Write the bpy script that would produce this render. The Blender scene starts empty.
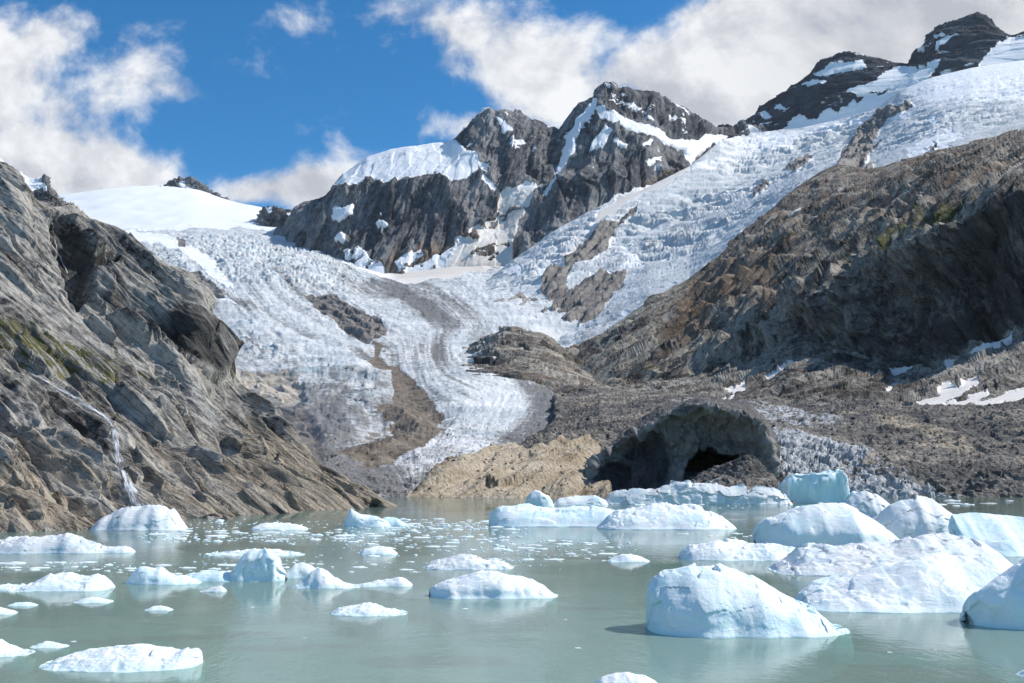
import bpy, math, random, time
import numpy as np
from mathutils import Vector
from mathutils.bvhtree import BVHTree

T0 = time.time()
S = bpy.context.scene
COL = S.collection
R = math.radians
rng = np.random.default_rng(7)

# ------------------------------------------------------------------ camera
FPX, CX, CY, HZ = 1000.0, 512.0, 341.5, 470.0
CAMZ = 8.0
PITCH = math.atan((HZ - CY) / FPX)
cp, sp = math.cos(PITCH), math.sin(PITCH)
cam_data = bpy.data.cameras.new('camera')
cam = bpy.data.objects.new('camera', cam_data)
COL.objects.link(cam)
cam.location = (0, 0, CAMZ)
cam.rotation_euler = (math.pi / 2 + PITCH, 0, 0)
cam_data.sensor_width = 36.0
cam_data.lens = 36.0 * FPX / 1024.0
cam_data.clip_start, cam_data.clip_end = 0.5, 60000
S.camera = cam


def ray(px, py):
    a = (np.asarray(px, float) - CX) / FPX
    b = (CY - np.asarray(py, float)) / FPX
    return a, cp - sp * b, sp + cp * b          # x, forward, up


def P3(px, py, d):
    """the place seen at a pixel, d metres ahead"""
    x, y, z = ray(px, py)
    d = np.asarray(d, float)
    return np.stack(np.broadcast_arrays(x / y * d, d, CAMZ + z / y * d), -1)


def ground_d(px, py):
    x, y, z = ray(px, py)
    return CAMZ * y / (-z)


# ------------------------------------------------------------------ noise
def _hash(ix, iy, iz, seed):
    h = (ix.astype(np.int64) * 374761393 + iy.astype(np.int64) * 668265263 +
         iz.astype(np.int64) * 1274126177 + seed * 974634777) & 0xFFFFFFFF
    h = ((h ^ (h >> 13)) * 1274126177) & 0xFFFFFFFF
    h = ((h ^ (h >> 16)) * 2246822519) & 0xFFFFFFFF
    return h ^ (h >> 15)


_g = np.random.default_rng(3).normal(size=(256, 3))
_G = (_g / np.linalg.norm(_g, axis=1, keepdims=True)).astype(np.float32)


def perlin(P, seed=0):
    P = np.asarray(P, np.float32)
    I = np.floor(P)
    F = P - I
    I = I.astype(np.int64)
    U = F * F * F * (F * (F * 6 - 15) + 10)
    out = np.zeros(P.shape[:-1], np.float32)
    for cx in (0, 1):
        wx = U[..., 0] if cx else 1 - U[..., 0]
        for cy in (0, 1):
            wy = U[..., 1] if cy else 1 - U[..., 1]
            for cz in (0, 1):
                wz = U[..., 2] if cz else 1 - U[..., 2]
                g = _G[_hash(I[..., 0] + cx, I[..., 1] + cy, I[..., 2] + cz, seed) & 255]
                dot = g[..., 0] * (F[..., 0] - cx) + g[..., 1] * (F[..., 1] - cy) + g[..., 2] * (F[..., 2] - cz)
                out += wx * wy * wz * dot
    return out * 1.5


def fbm(P, octv=5, gain=.5, seed=0, lac=2.03):
    P = np.asarray(P, np.float32)
    a, s, o = 1.0, 0.0, 0.0
    for k in range(octv):
        o = o + a * perlin(P * lac ** k + 17.3 * k, seed + k)
        s += a
        a *= gain
    return o / s * 1.3


def ridged(P, octv=5, gain=.5, seed=0, lac=2.07):
    P = np.asarray(P, np.float32)
    a, s, o = 1.0, 0.0, 0.0
    w = 1.0
    for k in range(octv):
        n = 1 - np.abs(perlin(P * lac ** k + 9.1 * k, seed + k)) * 1.6
        n = np.clip(n, 0, 1) ** 2
        o = o + a * n * w
        w = np.clip(n * 1.6, 0, 1)
        s += a
        a *= gain
    return o / s


def facet(P, seed=0, tilt=1.0, step=.35):
    """broken blocks: every cell is a tilted plane"""
    P = np.asarray(P, np.float32)
    C = np.floor(P)
    F = P - C
    base = C + np.where(F < .5, -1, 0)
    best = np.full(P.shape[:-1], 9.0, np.float32)
    val = np.zeros(P.shape[:-1], np.float32)
    for ox in (0, 1):
        for oy in (0, 1):
            for oz in (0, 1):
                c = base + np.array([ox, oy, oz], np.float32)
                ci = c.astype(np.int64)
                h = _hash(ci[..., 0], ci[..., 1], ci[..., 2], seed)
                j = np.stack([(h & 255), (h >> 8) & 255, (h >> 16) & 255], -1).astype(np.float32) / 255
                d = P - (c + .15 + .7 * j)
                d2 = (d * d).sum(-1)
                m = d2 < best
                g = _G[(h >> 5) & 255]
                v = (g * d).sum(-1) * tilt + step * ((h >> 24) & 255).astype(np.float32) / 255
                best = np.where(m, d2, best)
                val = np.where(m, v, val)
    return val


def ledge(w, sharp=.22):
    """uneven saw: slow rise, quick drop"""
    f = w - np.floor(w)
    return np.where(f < 1 - sharp, f / (1 - sharp), (1 - f) / sharp)


def blur1(a, sig, axis):
    if sig <= 0:
        return a
    r = int(sig * 3) + 1
    k = np.exp(-.5 * (np.arange(-r, r + 1) / sig) ** 2)
    k /= k.sum()
    pad = [(0, 0)] * a.ndim
    pad[axis] = (r, r)
    b = np.pad(a, pad, mode='edge')
    n = a.shape[axis]
    o = np.zeros_like(a, dtype=float)
    for i, w in enumerate(k):
        o += w * (b[i:i + n] if axis == 0 else b[:, i:i + n])
    return o


def blur2(a, sig):
    return blur1(blur1(a, sig, 0), sig, 1)


def sstep(a, b, x):
    t = np.clip((x - a) / (b - a), 0, 1)
    return t * t * (3 - 2 * t)


def poly_sd(px, py, poly):
    """distance to a polygon's edge, positive inside"""
    poly = np.asarray(poly, float)
    n = len(poly)
    d = np.full(px.shape, 1e9)
    ins = np.zeros(px.shape, bool)
    for i in range(n):
        ax, ay = poly[i]
        bx, by = poly[(i + 1) % n]
        ex, ey = bx - ax, by - ay
        wx, wy = px - ax, py - ay
        t = np.clip((wx * ex + wy * ey) / (ex * ex + ey * ey + 1e-9), 0, 1)
        d = np.minimum(d, (wx - t * ex) ** 2 + (wy - t * ey) ** 2)
        c = (ay > py) != (by > py)
        ins ^= c & (px < ex * (py - ay) / (ey if abs(ey) > 1e-9 else 1e-9) + ax)
    d = np.sqrt(d)
    return np.where(ins, d, -d)


def line_d(px, py, pts):
    d = np.full(px.shape, 1e9)
    for (ax, ay), (bx, by) in zip(pts[:-1], pts[1:]):
        ex, ey = bx - ax, by - ay
        wx, wy = px - ax, py - ay
        t = np.clip((wx * ex + wy * ey) / (ex * ex + ey * ey + 1e-9), 0, 1)
        d = np.minimum(d, (wx - t * ex) ** 2 + (wy - t * ey) ** 2)
    return np.sqrt(d)


# ------------------------------------------------------------------ meshes
def grid_mesh(name, V, attrs=None, mat=None, flip=False):
    ny, nx, _ = V.shape
    me = bpy.data.meshes.new(name)
    me.vertices.add(ny * nx)
    me.vertices.foreach_set('co', V.reshape(-1).astype(np.float32))
    i = np.arange(ny * nx).reshape(ny, nx)
    q = np.stack([i[:-1, :-1], i[:-1, 1:], i[1:, 1:], i[1:, :-1]], -1).reshape(-1, 4)
    if flip:
        q = q[:, ::-1]
    me.loops.add(q.size)
    me.loops.foreach_set('vertex_index', q.reshape(-1).astype(np.int32))
    me.polygons.add(len(q))
    me.polygons.foreach_set('loop_start', np.arange(0, q.size, 4, dtype=np.int32))
    me.polygons.foreach_set('loop_total', np.full(len(q), 4, np.int32))
    me.polygons.foreach_set('use_smooth', np.ones(len(q), bool))
    me.update(calc_edges=True)
    for k, v in (attrs or {}).items():
        a = me.attributes.new(k, 'FLOAT', 'POINT')
        a.data.foreach_set('value', np.ascontiguousarray(v, np.float32).reshape(-1))
    o = bpy.data.objects.new(name, me)
    COL.objects.link(o)
    if mat:
        me.materials.append(mat)
    return o


def raw_mesh(name, V, F, mat, smooth=True):
    me = bpy.data.meshes.new(name)
    me.from_pydata([tuple(v) for v in V], [], [tuple(f) for f in F])
    if smooth:
        me.polygons.foreach_set('use_smooth', np.ones(len(me.polygons), bool))
    me.materials.append(mat)
    me.update()
    o = bpy.data.objects.new(name, me)
    COL.objects.link(o)
    return o


def tag(o, label, cat, kind=None, group=None):
    o['label'] = label
    o['category'] = cat
    if kind:
        o['kind'] = kind
    if group:
        o['group'] = group
    return o


def sheet(lines, x0, x1, nx, dens=1.3, smooth_d=8, minrows=6, smooth_py=None, mins=None):
    """a landform swept through feature lines (ridge, rim, cliff foot, shore);
    returns pixel grids and the smooth base surface"""
    xs = np.linspace(x0, x1, nx)
    step = (x1 - x0) / (nx - 1)
    PY, LD = [], []
    for k, l in enumerate(lines):
        l = np.asarray(l, float)
        py = np.interp(xs, l[:, 0], l[:, 1])
        ld = np.interp(xs, l[:, 0], np.log(l[:, 2]))
        ld = blur1(ld[None], smooth_d / step, 1)[0]
        if smooth_py and smooth_py[k]:
            py = blur1(py[None], smooth_py[k] / step, 1)[0]
        PY.append(py)
        LD.append(ld)
    PY, LD = np.array(PY), np.array(LD)
    K = len(lines)
    ks = []
    for k in range(K - 1):
        n = max(mins[k] if mins else minrows, int(np.max(np.abs(PY[k + 1] - PY[k])) * dens))
        ks.append(np.linspace(k, k + 1, n, endpoint=False))
    ks = np.concatenate(ks + [[K - 1]])
    i1 = np.clip(np.floor(ks).astype(int), 0, K - 2)
    t = (ks - i1)[:, None]

    def cr(A):
        p0, p1, p2, p3 = A[np.maximum(i1 - 1, 0)], A[i1], A[i1 + 1], A[np.minimum(i1 + 2, K - 1)]
        m1, m2 = (p2 - p0) * .25, (p3 - p1) * .25
        t2, t3 = t * t, t * t * t
        return (2 * t3 - 3 * t2 + 1) * p1 + (t3 - 2 * t2 + t) * m1 + (-2 * t3 + 3 * t2) * p2 + (t3 - t2) * m2
    py = cr(PY)
    d = np.exp(cr(LD))
    px = np.broadcast_to(xs[None], py.shape).copy()
    return px, py, d, ks


def normals(V, sig=2.0):
    B = np.stack([blur2(V[..., k], sig) for k in range(3)], -1) if sig else V
    du = np.gradient(B, axis=1)
    dv = np.gradient(B, axis=0)
    n = np.cross(du, dv)
    n /= np.linalg.norm(n, axis=-1, keepdims=True) + 1e-9
    c = np.array([0, 0, CAMZ]) - V
    s = np.sign((n * c).sum(-1).mean())
    return n * (s if s != 0 else 1), s


# ------------------------------------------------------------------ materials
class NT:
    def __init__(self, tree):
        self.t = tree
        self.n = tree.nodes
        self.l = tree.links

    def put(self, sock, v):
        if v is None:
            return
        if isinstance(v, (int, float)):
            sock.default_value = v
        elif isinstance(v, (tuple, list)):
            if sock.type == 'RGBA' and len(v) == 3:
                v = (*v, 1)
            sock.default_value = v
        else:
            self.l.new(v, sock)

    def math(self, op, a, b=None, c=None, clamp=False):
        n = self.n.new('ShaderNodeMath')
        n.operation = op
        n.use_clamp = clamp
        for i, v in enumerate((a, b, c)):
            self.put(n.inputs[i], v)
        return n.outputs[0]

    def vmath(self, op, a, b=None):
        n = self.n.new('ShaderNodeVectorMath')
        n.operation = op
        self.put(n.inputs[0], a)
        if b is not None:
            self.put(n.inputs['Scale'] if op == 'SCALE' else n.inputs[1], b)
        return n.outputs['Value'] if op in ('DOT_PRODUCT', 'LENGTH') else n.outputs[0]

    def mix(self, f, a, b, mode='MIX'):
        n = self.n.new('ShaderNodeMix')
        n.data_type = 'RGBA'
        n.blend_type = mode
        self.put(n.inputs[0], f)
        self.put(n.inputs[6], a)
        self.put(n.inputs[7], b)
        return n.outputs[2]

    def noise(self, vec, scale, detail=5, rough=.55, dist=0.0, typ='FBM'):
        n = self.n.new('ShaderNodeTexNoise')
        n.noise_dimensions = '3D'
        n.noise_type = typ
        if typ != 'FBM':
            n.normalize = True
        self.put(n.inputs['Vector'], vec)
        n.inputs['Scale'].default_value = scale
        n.inputs['Detail'].default_value = detail
        n.inputs['Roughness'].default_value = rough
        n.inputs['Distortion'].default_value = dist
        return n.outputs[0]

    def voro(self, vec, scale, feature='F1', out='Distance'):
        n = self.n.new('ShaderNodeTexVoronoi')
        n.feature = feature
        self.put(n.inputs['Vector'], vec)
        n.inputs['Scale'].default_value = scale
        return n.outputs[out]

    def map(self, v, a, b, c=0., d=1., smooth=False):
        n = self.n.new('ShaderNodeMapRange')
        n.interpolation_type = 'SMOOTHSTEP' if smooth else 'LINEAR'
        self.put(n.inputs[0], v)
        for i, q in enumerate((a, b, c, d)):
            self.put(n.inputs[i + 1], q)
        return n.outputs[0]

    def attr(self, name):
        n = self.n.new('ShaderNodeAttribute')
        n.attribute_name = name
        return n.outputs['Fac']

    def pos(self, obj=False):
        if obj:
            return self.n.new('ShaderNodeTexCoord').outputs['Object']
        return self.n.new('ShaderNodeNewGeometry').outputs['Position']

    def xyz(self, v):
        n = self.n.new('ShaderNodeSeparateXYZ')
        self.put(n.inputs[0], v)
        return n.outputs

    def comb(self, x, y, z):
        n = self.n.new('ShaderNodeCombineXYZ')
        for i, v in enumerate((x, y, z)):
            self.put(n.inputs[i], v)
        return n.outputs[0]

    def mapping(self, vec, rot=(0, 0, 0), scale=(1, 1, 1)):
        n = self.n.new('ShaderNodeMapping')
        self.put(n.inputs[0], vec)
        n.inputs['Rotation'].default_value = rot
        n.inputs['Scale'].default_value = scale
        return n.outputs[0]

    def ramp(self, f, stops):
        n = self.n.new('ShaderNodeValToRGB')
        e = n.color_ramp.elements
        while len(e) < len(stops):
            e.new(.5)
        for k, (p, c) in enumerate(stops):
            e[k].position = p
            e[k].color = (*c, 1)
        self.put(n.inputs[0], f)
        return n.outputs[0]

    def bump(self, h, dist, strength=1.0, normal=None):
        n = self.n.new('ShaderNodeBump')
        n.inputs['Strength'].default_value = strength
        n.inputs['Distance'].default_value = dist
        self.put(n.inputs['Height'], h)
        if normal is not None:
            self.put(n.inputs['Normal'], normal)
        return n.outputs[0]

    def bsdf(self, color, rough=.9, normal=None, spec=.3, sss=0., rad=None, sss_scale=1.):
        n = self.n.new('ShaderNodeBsdfPrincipled')
        self.put(n.inputs['Base Color'], color)
        self.put(n.inputs['Roughness'], rough)
        n.inputs['Specular IOR Level'].default_value = spec
        if sss:
            n.inputs['Subsurface Weight'].default_value = sss
            n.inputs['Subsurface Radius'].default_value = rad
            n.inputs['Subsurface Scale'].default_value = sss_scale
        if normal is not None:
            self.put(n.inputs['Normal'], normal)
        return n.outputs[0]

    def out(self, sh):
        o = self.n.new('ShaderNodeOutputMaterial')
        self.l.new(sh, o.inputs[0])


def new_mat(name):
    m = bpy.data.materials.new(name)
    m.use_nodes = True
    m.node_tree.nodes.clear()
    return m, NT(m.node_tree)


SNOW = (.86, .87, .88)
OLDSNOW = (.62, .53, .43)


def rock_mat(name, L, dark, mid, light, bed_rot, tan=(.34, .26, .18), streak=.6, bump=.6, bedscale=(1, 1, 7),
             grass=False, snow_fine=True):
    """L: metres of the largest colour patch"""
    m, t = new_mat(name)
    p = t.pos()
    if len(bed_rot) == 2:
        bv, tv = (tuple(float(q) for q in b_) for b_ in bed_rot)
    else:
        bv, tv = bed_rot, (1., 0., 0.)
    kk = bedscale[2] - 1
    bp = t.vmath('ADD', p, t.vmath('SCALE', bv, t.math('MULTIPLY', t.vmath('DOT_PRODUCT', p, bv), kk)))
    bp = t.vmath('ADD', bp, t.vmath('SCALE', tv, t.math('MULTIPLY', t.vmath('DOT_PRODUCT', p, tv), -.5)))
    n1 = t.noise(p, 1 / L, 6, .6, .4)
    n2 = t.noise(bp, .55 / L, 7, .65, .3)
    n3 = t.noise(p, 9 / L, 5, .7)
    n4 = t.noise(bp, 3.5 / L, 5, .65)
    v = t.math('ADD', t.math('MULTIPLY', n1, .45), t.math('MULTIPLY', n2, .55))
    v = t.math('ADD', v, t.math('MULTIPLY', t.math('SUBTRACT', n3, .5), .42))
    v = t.math('ADD', v, t.math('MULTIPLY', t.math('SUBTRACT', n4, .5), .45 * streak))
    col = t.ramp(v, [(.37, dark), (.455, mid), (.57, light)])
    tn = t.noise(bp, 1.3 / L, 6, .6, .5)
    tw = t.map(t.math('ADD', t.attr('tan'), t.math('MULTIPLY', t.math('SUBTRACT', tn, .5), 1.3)), .42, .72, 0, 1, True)
    tcol = t.mix(t.map(n4, .35, .65), tuple(c * .55 for c in tan), tan)
    col = t.mix(t.math('MULTIPLY', tw, .85), col, tcol)
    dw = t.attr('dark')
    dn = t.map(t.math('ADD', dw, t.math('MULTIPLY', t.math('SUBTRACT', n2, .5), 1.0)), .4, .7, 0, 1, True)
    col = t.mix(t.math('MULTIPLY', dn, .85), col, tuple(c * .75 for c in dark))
    # long thin dark streaks along the layers
    st = t.map(t.noise(bp, 5 / L, 4, .65), .57, .68, 0, .75, True)
    col = t.mix(st, col, tuple(c * .5 for c in dark))
    # thin dark joints that follow the layers
    jn = t.noise(bp, 1.6 / L, 5, .6, .6)
    jl = t.map(t.math('ABSOLUTE', t.math('SUBTRACT', jn, .5)), .0, .016, .75, 0., True)
    jn2 = t.noise(bp, 4.5 / L, 4, .6, .8)
    jl = t.math('MAXIMUM', jl, t.map(t.math('ABSOLUTE', t.math('SUBTRACT', jn2, .48)), .0, .018, .5, 0., True))
    col = t.mix(jl, col, tuple(c * .45 for c in dark))
    if grass:
        gn = t.math('ADD', t.math('MULTIPLY', t.noise(bp, 2.6 / L, 6, .7), .6), t.math('MULTIPLY', t.noise(p, 9 / L, 5, .7), .4))
        gw = t.map(t.math('ADD', t.attr('grass'), t.math('MULTIPLY', t.math('SUBTRACT', gn, .5), 3.6)), .60, .85, 0, 1, True)
        gcol = t.mix(t.map(n3, .35, .65), (.055, .06, .025), (.15, .14, .055))
        col = t.mix(gw, col, gcol)
    sn = t.noise(p, 7 / L, 6, .7)
    sn = t.math('ADD', t.math('MULTIPLY', sn, .5), t.math('MULTIPLY', n4, .5))
    sw = t.map(t.math('ADD', t.attr('snow'), t.math('MULTIPLY', t.math('SUBTRACT', sn, .5), 2.0)), .42, .62, 0, 1, True)
    sdirt = t.map(t.noise(p, 2 / L, 5, .6), .35, .75)
    scol = t.mix(t.math('MULTIPLY', t.attr('old'), t.map(sdirt, 0, 1, .5, 1)), SNOW, OLDSNOW)
    col = t.mix(sw, col, scol)
    h = t.math('ADD', n3, t.math('MULTIPLY', t.noise(p, 40 / L, 4, .7), .5))
    h = t.math('ADD', h, t.math('MULTIPLY', n4, .8))
    h = t.math('MULTIPLY', h, t.map(sw, 0, 1, 1, .25))
    nrm = t.bump(h, L * .055 * bump)
    t.out(t.bsdf(col, .92, nrm, .15))
    return m


def glacier_mat(name, L, shear):
    """ice with dirt lines that run along the flow (shear: metres sideways per metre ahead)"""
    m, t = new_mat(name)
    p = t.pos()
    x, y, z = t.xyz(p)
    q = t.math('ADD', x, t.math('MULTIPLY', y, shear))
    flow = t.comb(q, t.math('MULTIPLY', y, .16), t.math('MULTIPLY', z, .16))
    trans = t.comb(t.math('MULTIPLY', q, .3), y, z)
    nf = t.noise(flow, 1 / L, 7, .62, .25)
    nb = t.noise(p, 1.6 / L, 7, .68)
    nt = t.noise(trans, 2.2 / L, 6, .7, .6)
    nfine = t.noise(p, 16 / L, 5, .75)
    ice = t.ramp(t.math('ADD', t.math('ADD', t.math('MULTIPLY', nb, .6), t.math('MULTIPLY', nt, .15)), t.math('MULTIPLY', nf, .25)),
                 [(.34, (.36, .41, .44)), (.46, (.56, .585, .595)), (.60, (.75, .755, .75))])
    crev = t.attr('crev')
    ice = t.mix(t.math('MULTIPLY', crev, .8), ice, (.40, .56, .63))
    # dirt
    d = t.math('ADD', t.attr('dirt'), t.math('MULTIPLY', t.math('SUBTRACT', nf, .5), 1.1))
    d = t.math('ADD', d, t.math('MULTIPLY', t.math('SUBTRACT', nfine, .5), 1.6))
    d = t.math('ADD', d, t.math('MULTIPLY', t.math('SUBTRACT', nt, .5), .7))
    dw = t.map(d, .38, 1.05, 0, 1, True)
    dirtc = t.mix(nfine, (.07, .068, .066), (.20, .19, .18))
    col = t.mix(t.math('MULTIPLY', dw, .9), ice, dirtc)
    # firn snow
    sw = t.map(t.math('ADD', t.attr('snow'), t.math('MULTIPLY', t.math('SUBTRACT', nb, .5), .8)), .4, .6, 0, 1, True)
    scol = t.mix(t.math('MULTIPLY', t.attr('old'), .75), SNOW, (.66, .58, .49))
    col = t.mix(sw, col, scol)
    # bedrock islands and moraine
    rn = t.noise(p, 4 / L, 6, .68)
    rn2 = t.noise(t.mapping(p, (0.2, 0.5, 0.3), (1, 1, 4)), 3 / L, 6, .7)
    rw = t.map(t.math('ADD', t.attr('rock'), t.math('MULTIPLY', t.math('SUBTRACT', rn, .5), .8)), .42, .55, 0, 1, True)
    rcol = t.ramp(t.math('ADD', t.math('MULTIPLY', rn, .4), t.math('MULTIPLY', rn2, .6)),
                  [(.33, (.06, .057, .06)), (.5, (.15, .14, .135)), (.66, (.27, .245, .22))])
    tcol = t.ramp(rn2, [(.32, (.20, .17, .135)), (.45, (.38, .335, .27)), (.62, (.52, .47, .40))])
    rcol = t.mix(t.attr('tan'), rcol, tcol)
    col = t.mix(rw, col, rcol)
    bw = t.map(t.math('ADD', t.attr('moraine'), t.math('MULTIPLY', t.math('SUBTRACT', t.math('ADD', t.math('MULTIPLY', rn, .5), t.math('MULTIPLY', nfine, .5)), .5), 2.2)), .4, .6, 0, 1, True)
    bcol = t.ramp(nfine, [(.3, (.085, .07, .055)), (.5, (.165, .135, .105)), (.7, (.28, .24, .195))])
    col = t.mix(bw, col, bcol)
    h = t.math('ADD', nt, t.math('MULTIPLY', nfine, .6))
    h = t.math('MULTIPLY', h, t.map(sw, 0, 1, 1, .12))
    nrm = t.bump(h, L * .022)
    t.out(t.bsdf(col, .75, nrm, .25))
    return m


def gravel_mat(name):
    m, t = new_mat(name)
    p = t.pos()
    n1 = t.noise(p, .02, 6, .6, .5)
    fl = t.noise(t.mapping(p, (0, 0, .25), (1, 3, 4)), .012, 7, .70, .6)
    n3 = t.noise(p, .35, 6, .75)
    cell = t.voro(p, .55, 'F1', 'Color')
    cx = t.xyz(cell)[0]
    v = t.math('ADD', t.math('MULTIPLY', n1, .3), t.math('MULTIPLY', fl, .75))
    v = t.math('ADD', v, t.math('MULTIPLY', t.math('SUBTRACT', n3, .5), .3))
    v = t.math('ADD', v, t.math('MULTIPLY', t.math('SUBTRACT', cx, .5), .12))
    col = t.ramp(v, [(.36, (.06, .058, .058)), (.48, (.13, .125, .12)), (.56, (.22, .20, .175)), (.68, (.40, .355, .30))])
    # tan bedrock
    bp = t.mapping(p, (.3, .6, .2), (1, 1, 6))
    b1 = t.noise(bp, .05, 7, .65, .4)
    tw = t.map(t.math('ADD', t.attr('tan'), t.math('MULTIPLY', t.math('SUBTRACT', fl, .5), 1.0)), .4, .6, 0, 1, True)
    tcol = t.ramp(t.math('ADD', t.math('MULTIPLY', b1, .6), t.math('MULTIPLY', n3, .4)),
                  [(.33, (.12, .10, .075)), (.43, (.36, .295, .21)), (.54, (.50, .425, .325)), (.66, (.60, .53, .43))])
    col = t.mix(tw, col, tcol)
    # dirty ice showing through
    iw = t.map(t.math('ADD', t.attr('ice'), t.math('MULTIPLY', t.math('SUBTRACT', t.noise(p, .12, 7, .72, .8), .5), 2.0)), .5, .68, 0, 1, True)
    icol = t.mix(t.map(n3, .3, .7), (.26, .29, .31), (.72, .73, .74))
    col = t.mix(iw, col, icol)
    sw = t.map(t.math('ADD', t.attr('snow'), t.math('MULTIPLY', t.math('SUBTRACT', n3, .5), .8)), .45, .58, 0, 1, True)
    col = t.mix(sw, col, t.mix(t.map(n1, .4, .6), (.60, .49, .38), (.78, .74, .68)))
    h = t.math('ADD', n3, t.math('MULTIPLY', t.voro(p, .55), -.7))
    h = t.math('ADD', h, t.math('MULTIPLY', t.noise(p, 1.6, 4, .7), .5))
    t.out(t.bsdf(col, .92, t.bump(h, 1.1), .15))
    return m


def berg_mat(name, white, blue, dirt=0.0, dirtcol=(.16, .15, .14), scale=1.0, bluebias=0.0, sss=.25):
    m, t = new_mat(name)
    p = t.pos(True)
    n1 = t.noise(p, .35 * scale, 5, .6, .5)
    n2 = t.noise(p, 2.2 * scale, 6, .7)
    n3 = t.noise(t.mapping(p, (0, .5, .2), (1, 1, 5)), .8 * scale, 6, .65)
    z = t.xyz(p)[2]
    low = t.map(z, .02, .34 / scale, .95, 0., True)
    f = t.math('ADD', t.map(n1, .42 - bluebias, .68 - bluebias, 0, .8, True), t.math('MULTIPLY', t.map(n2, .35, .7), .25))
    f = t.math('MAXIMUM', f, low)
    col = t.mix(t.math('MINIMUM', f, 1.), white, blue)
    if dirt:
        dw = t.map(t.math('ADD', n3, t.math('MULTIPLY', n2, .35)), .86 - dirt * .35, 1.0 - dirt * .25, 0, .85, True)
        col = t.mix(dw, col, dirtcol)
    h = t.math('ADD', n2, t.math('MULTIPLY', t.noise(p, 7 * scale, 5, .7), .4))
    h = t.math('ADD', h, t.math('MULTIPLY', n3, .7))
    t.out(t.bsdf(col, .55, t.bump(h, .055 / scale), .35, sss, (.25, .6, 1.0), .5 / scale))
    return m


# ================================================================== SKY, SUN
SUN_EL, SUN_AZ = R(44), R(79)            # azimuth measured from the view direction towards the right
sd = Vector((math.cos(SUN_EL) * math.sin(SUN_AZ), math.cos(SUN_EL) * math.cos(SUN_AZ), math.sin(SUN_EL)))
sl = bpy.data.lights.new('sun', 'SUN')
sl.energy, sl.angle, sl.color = 4.9, R(.53), (1, .95, .88)
so = bpy.data.objects.new('sun', sl)
COL.objects.link(so)
so.rotation_euler = (-sd).to_track_quat('-Z', 'Y').to_euler()

W = bpy.data.worlds.new('World')
S.world = W
W.use_nodes = True
W.node_tree.nodes.clear()
t = NT(W.node_tree)
sky = t.n.new('ShaderNodeTexSky')
sky.sky_type = 'NISHITA'
sky.sun_disc = False
sky.sun_elevation = SUN_EL
sky.sun_rotation = SUN_AZ
sky.altitude = 2300
sky.air_density, sky.dust_density, sky.ozone_density = 1.0, .2, 3.0
gen = t.n.new('ShaderNodeTexCoord').outputs['Generated']
gx, gy, gz = t.xyz(gen)
fy = t.math('MAXIMUM', gy, .12)
cu = t.math('DIVIDE', gx, fy)
cv = t.math('DIVIDE', gz, fy)


def sky_uv(px, py):
    x, y, z = ray(px, py)
    return float(x / y), float(z / y)


# cumulus banks: (px, py, half width, half height, weight) turned into directions
BANKS = [(40, 120, 90, 56, .85), (110, 172, 60, 30, 1.0), (20, 60, 60, 45, .55), (150, 68, 50, 34, .8), (70, 30, 60, 30, .65), (185, 92, 36, 18, .65),
         (0, 175, 70, 40, 1.0), (95, 178, 70, 26, .9), (170, 20, 45, 22, .35),
         (280, 188, 62, 24, 1.1), (335, 185, 50, 26, .8), (240, 195, 25, 14, .8),
         (470, 128, 48, 16, .9), (520, 65, 70, 40, .9), (590, 40, 80, 40, .85), (430, 20, 70, 26, .85), (560, 100, 60, 34, .9), (640, 80, 40, 24, .7),
         (460, 60, 40, 25, .4), (690, 92, 40, 34, .9),
         (760, 50, 70, 70, 1.3), (850, 45, 110, 70, 2.0), (960, 20, 130, 60, 2.0), (720, 105, 50, 45, 1.0), (1060, 40, 110, 90, 1.2), (840, 100, 90, 60, 1.0),
         (260, 2, 26, 8, .0), (-100, 80, 110, 120, 1.0)]
mask = None
for (bx, by, bw, bh, wt) in BANKS:
    if wt == 0:
        continue
    u0, v0 = sky_uv(bx, by)
    a = t.math('MULTIPLY', t.math('SUBTRACT', cu, u0), 1000 / bw)
    b = t.math('MULTIPLY', t.math('SUBTRACT', cv, v0), 1000 / bh)
    r2 = t.math('ADD', t.math('MULTIPLY', a, a), t.math('MULTIPLY', b, b))
    g = t.math('MULTIPLY', t.math('EXPONENT', t.math('MULTIPLY', r2, -.9)), wt)
    mask = g if mask is None else t.math('ADD', mask, g)
# clouds elsewhere in the sky (behind and overhead), seen in the water and in the light
elsew = t.map(t.noise(gen, 2.2, 4, .55), .45, .7, 0, .9, True)
away = t.map(gy, .12, .35, 1, 0, True)
mask = t.math('MAXIMUM', t.math('MULTIPLY', mask, t.math('SUBTRACT', 1., away)), t.math('MULTIPLY', elsew, t.map(t.math('ABSOLUTE', cv), .55, .9, 0, 1, True)))
mask = t.math('MINIMUM', mask, 1.9)
cvec = t.comb(cu, t.math('MULTIPLY', cv, 1.1), 0.)


def cl_noise(off):
    v = t.vmath('ADD', cvec, off)
    a = t.noise(v, 7.0, 10, .60, .15)
    return a


na = cl_noise((0., 0., 0.))
nb = cl_noise((.030, .034, 0.))
dens = t.math('ADD', mask, t.math('MULTIPLY', t.math('SUBTRACT', na, .5), 4.2))
cov = t.map(dens, .32, 1.2, 0, 1, True)
lit = t.math('ADD', .5, t.math('MULTIPLY', t.math('SUBTRACT', na, nb), 4.6))
edge = t.map(dens, .5, 1.6, .35, 0.)
lit = t.math('ADD', lit, edge, None, True)
ccol = t.mix(lit, (.50, .52, .58), (.90, .91, .93))
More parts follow.
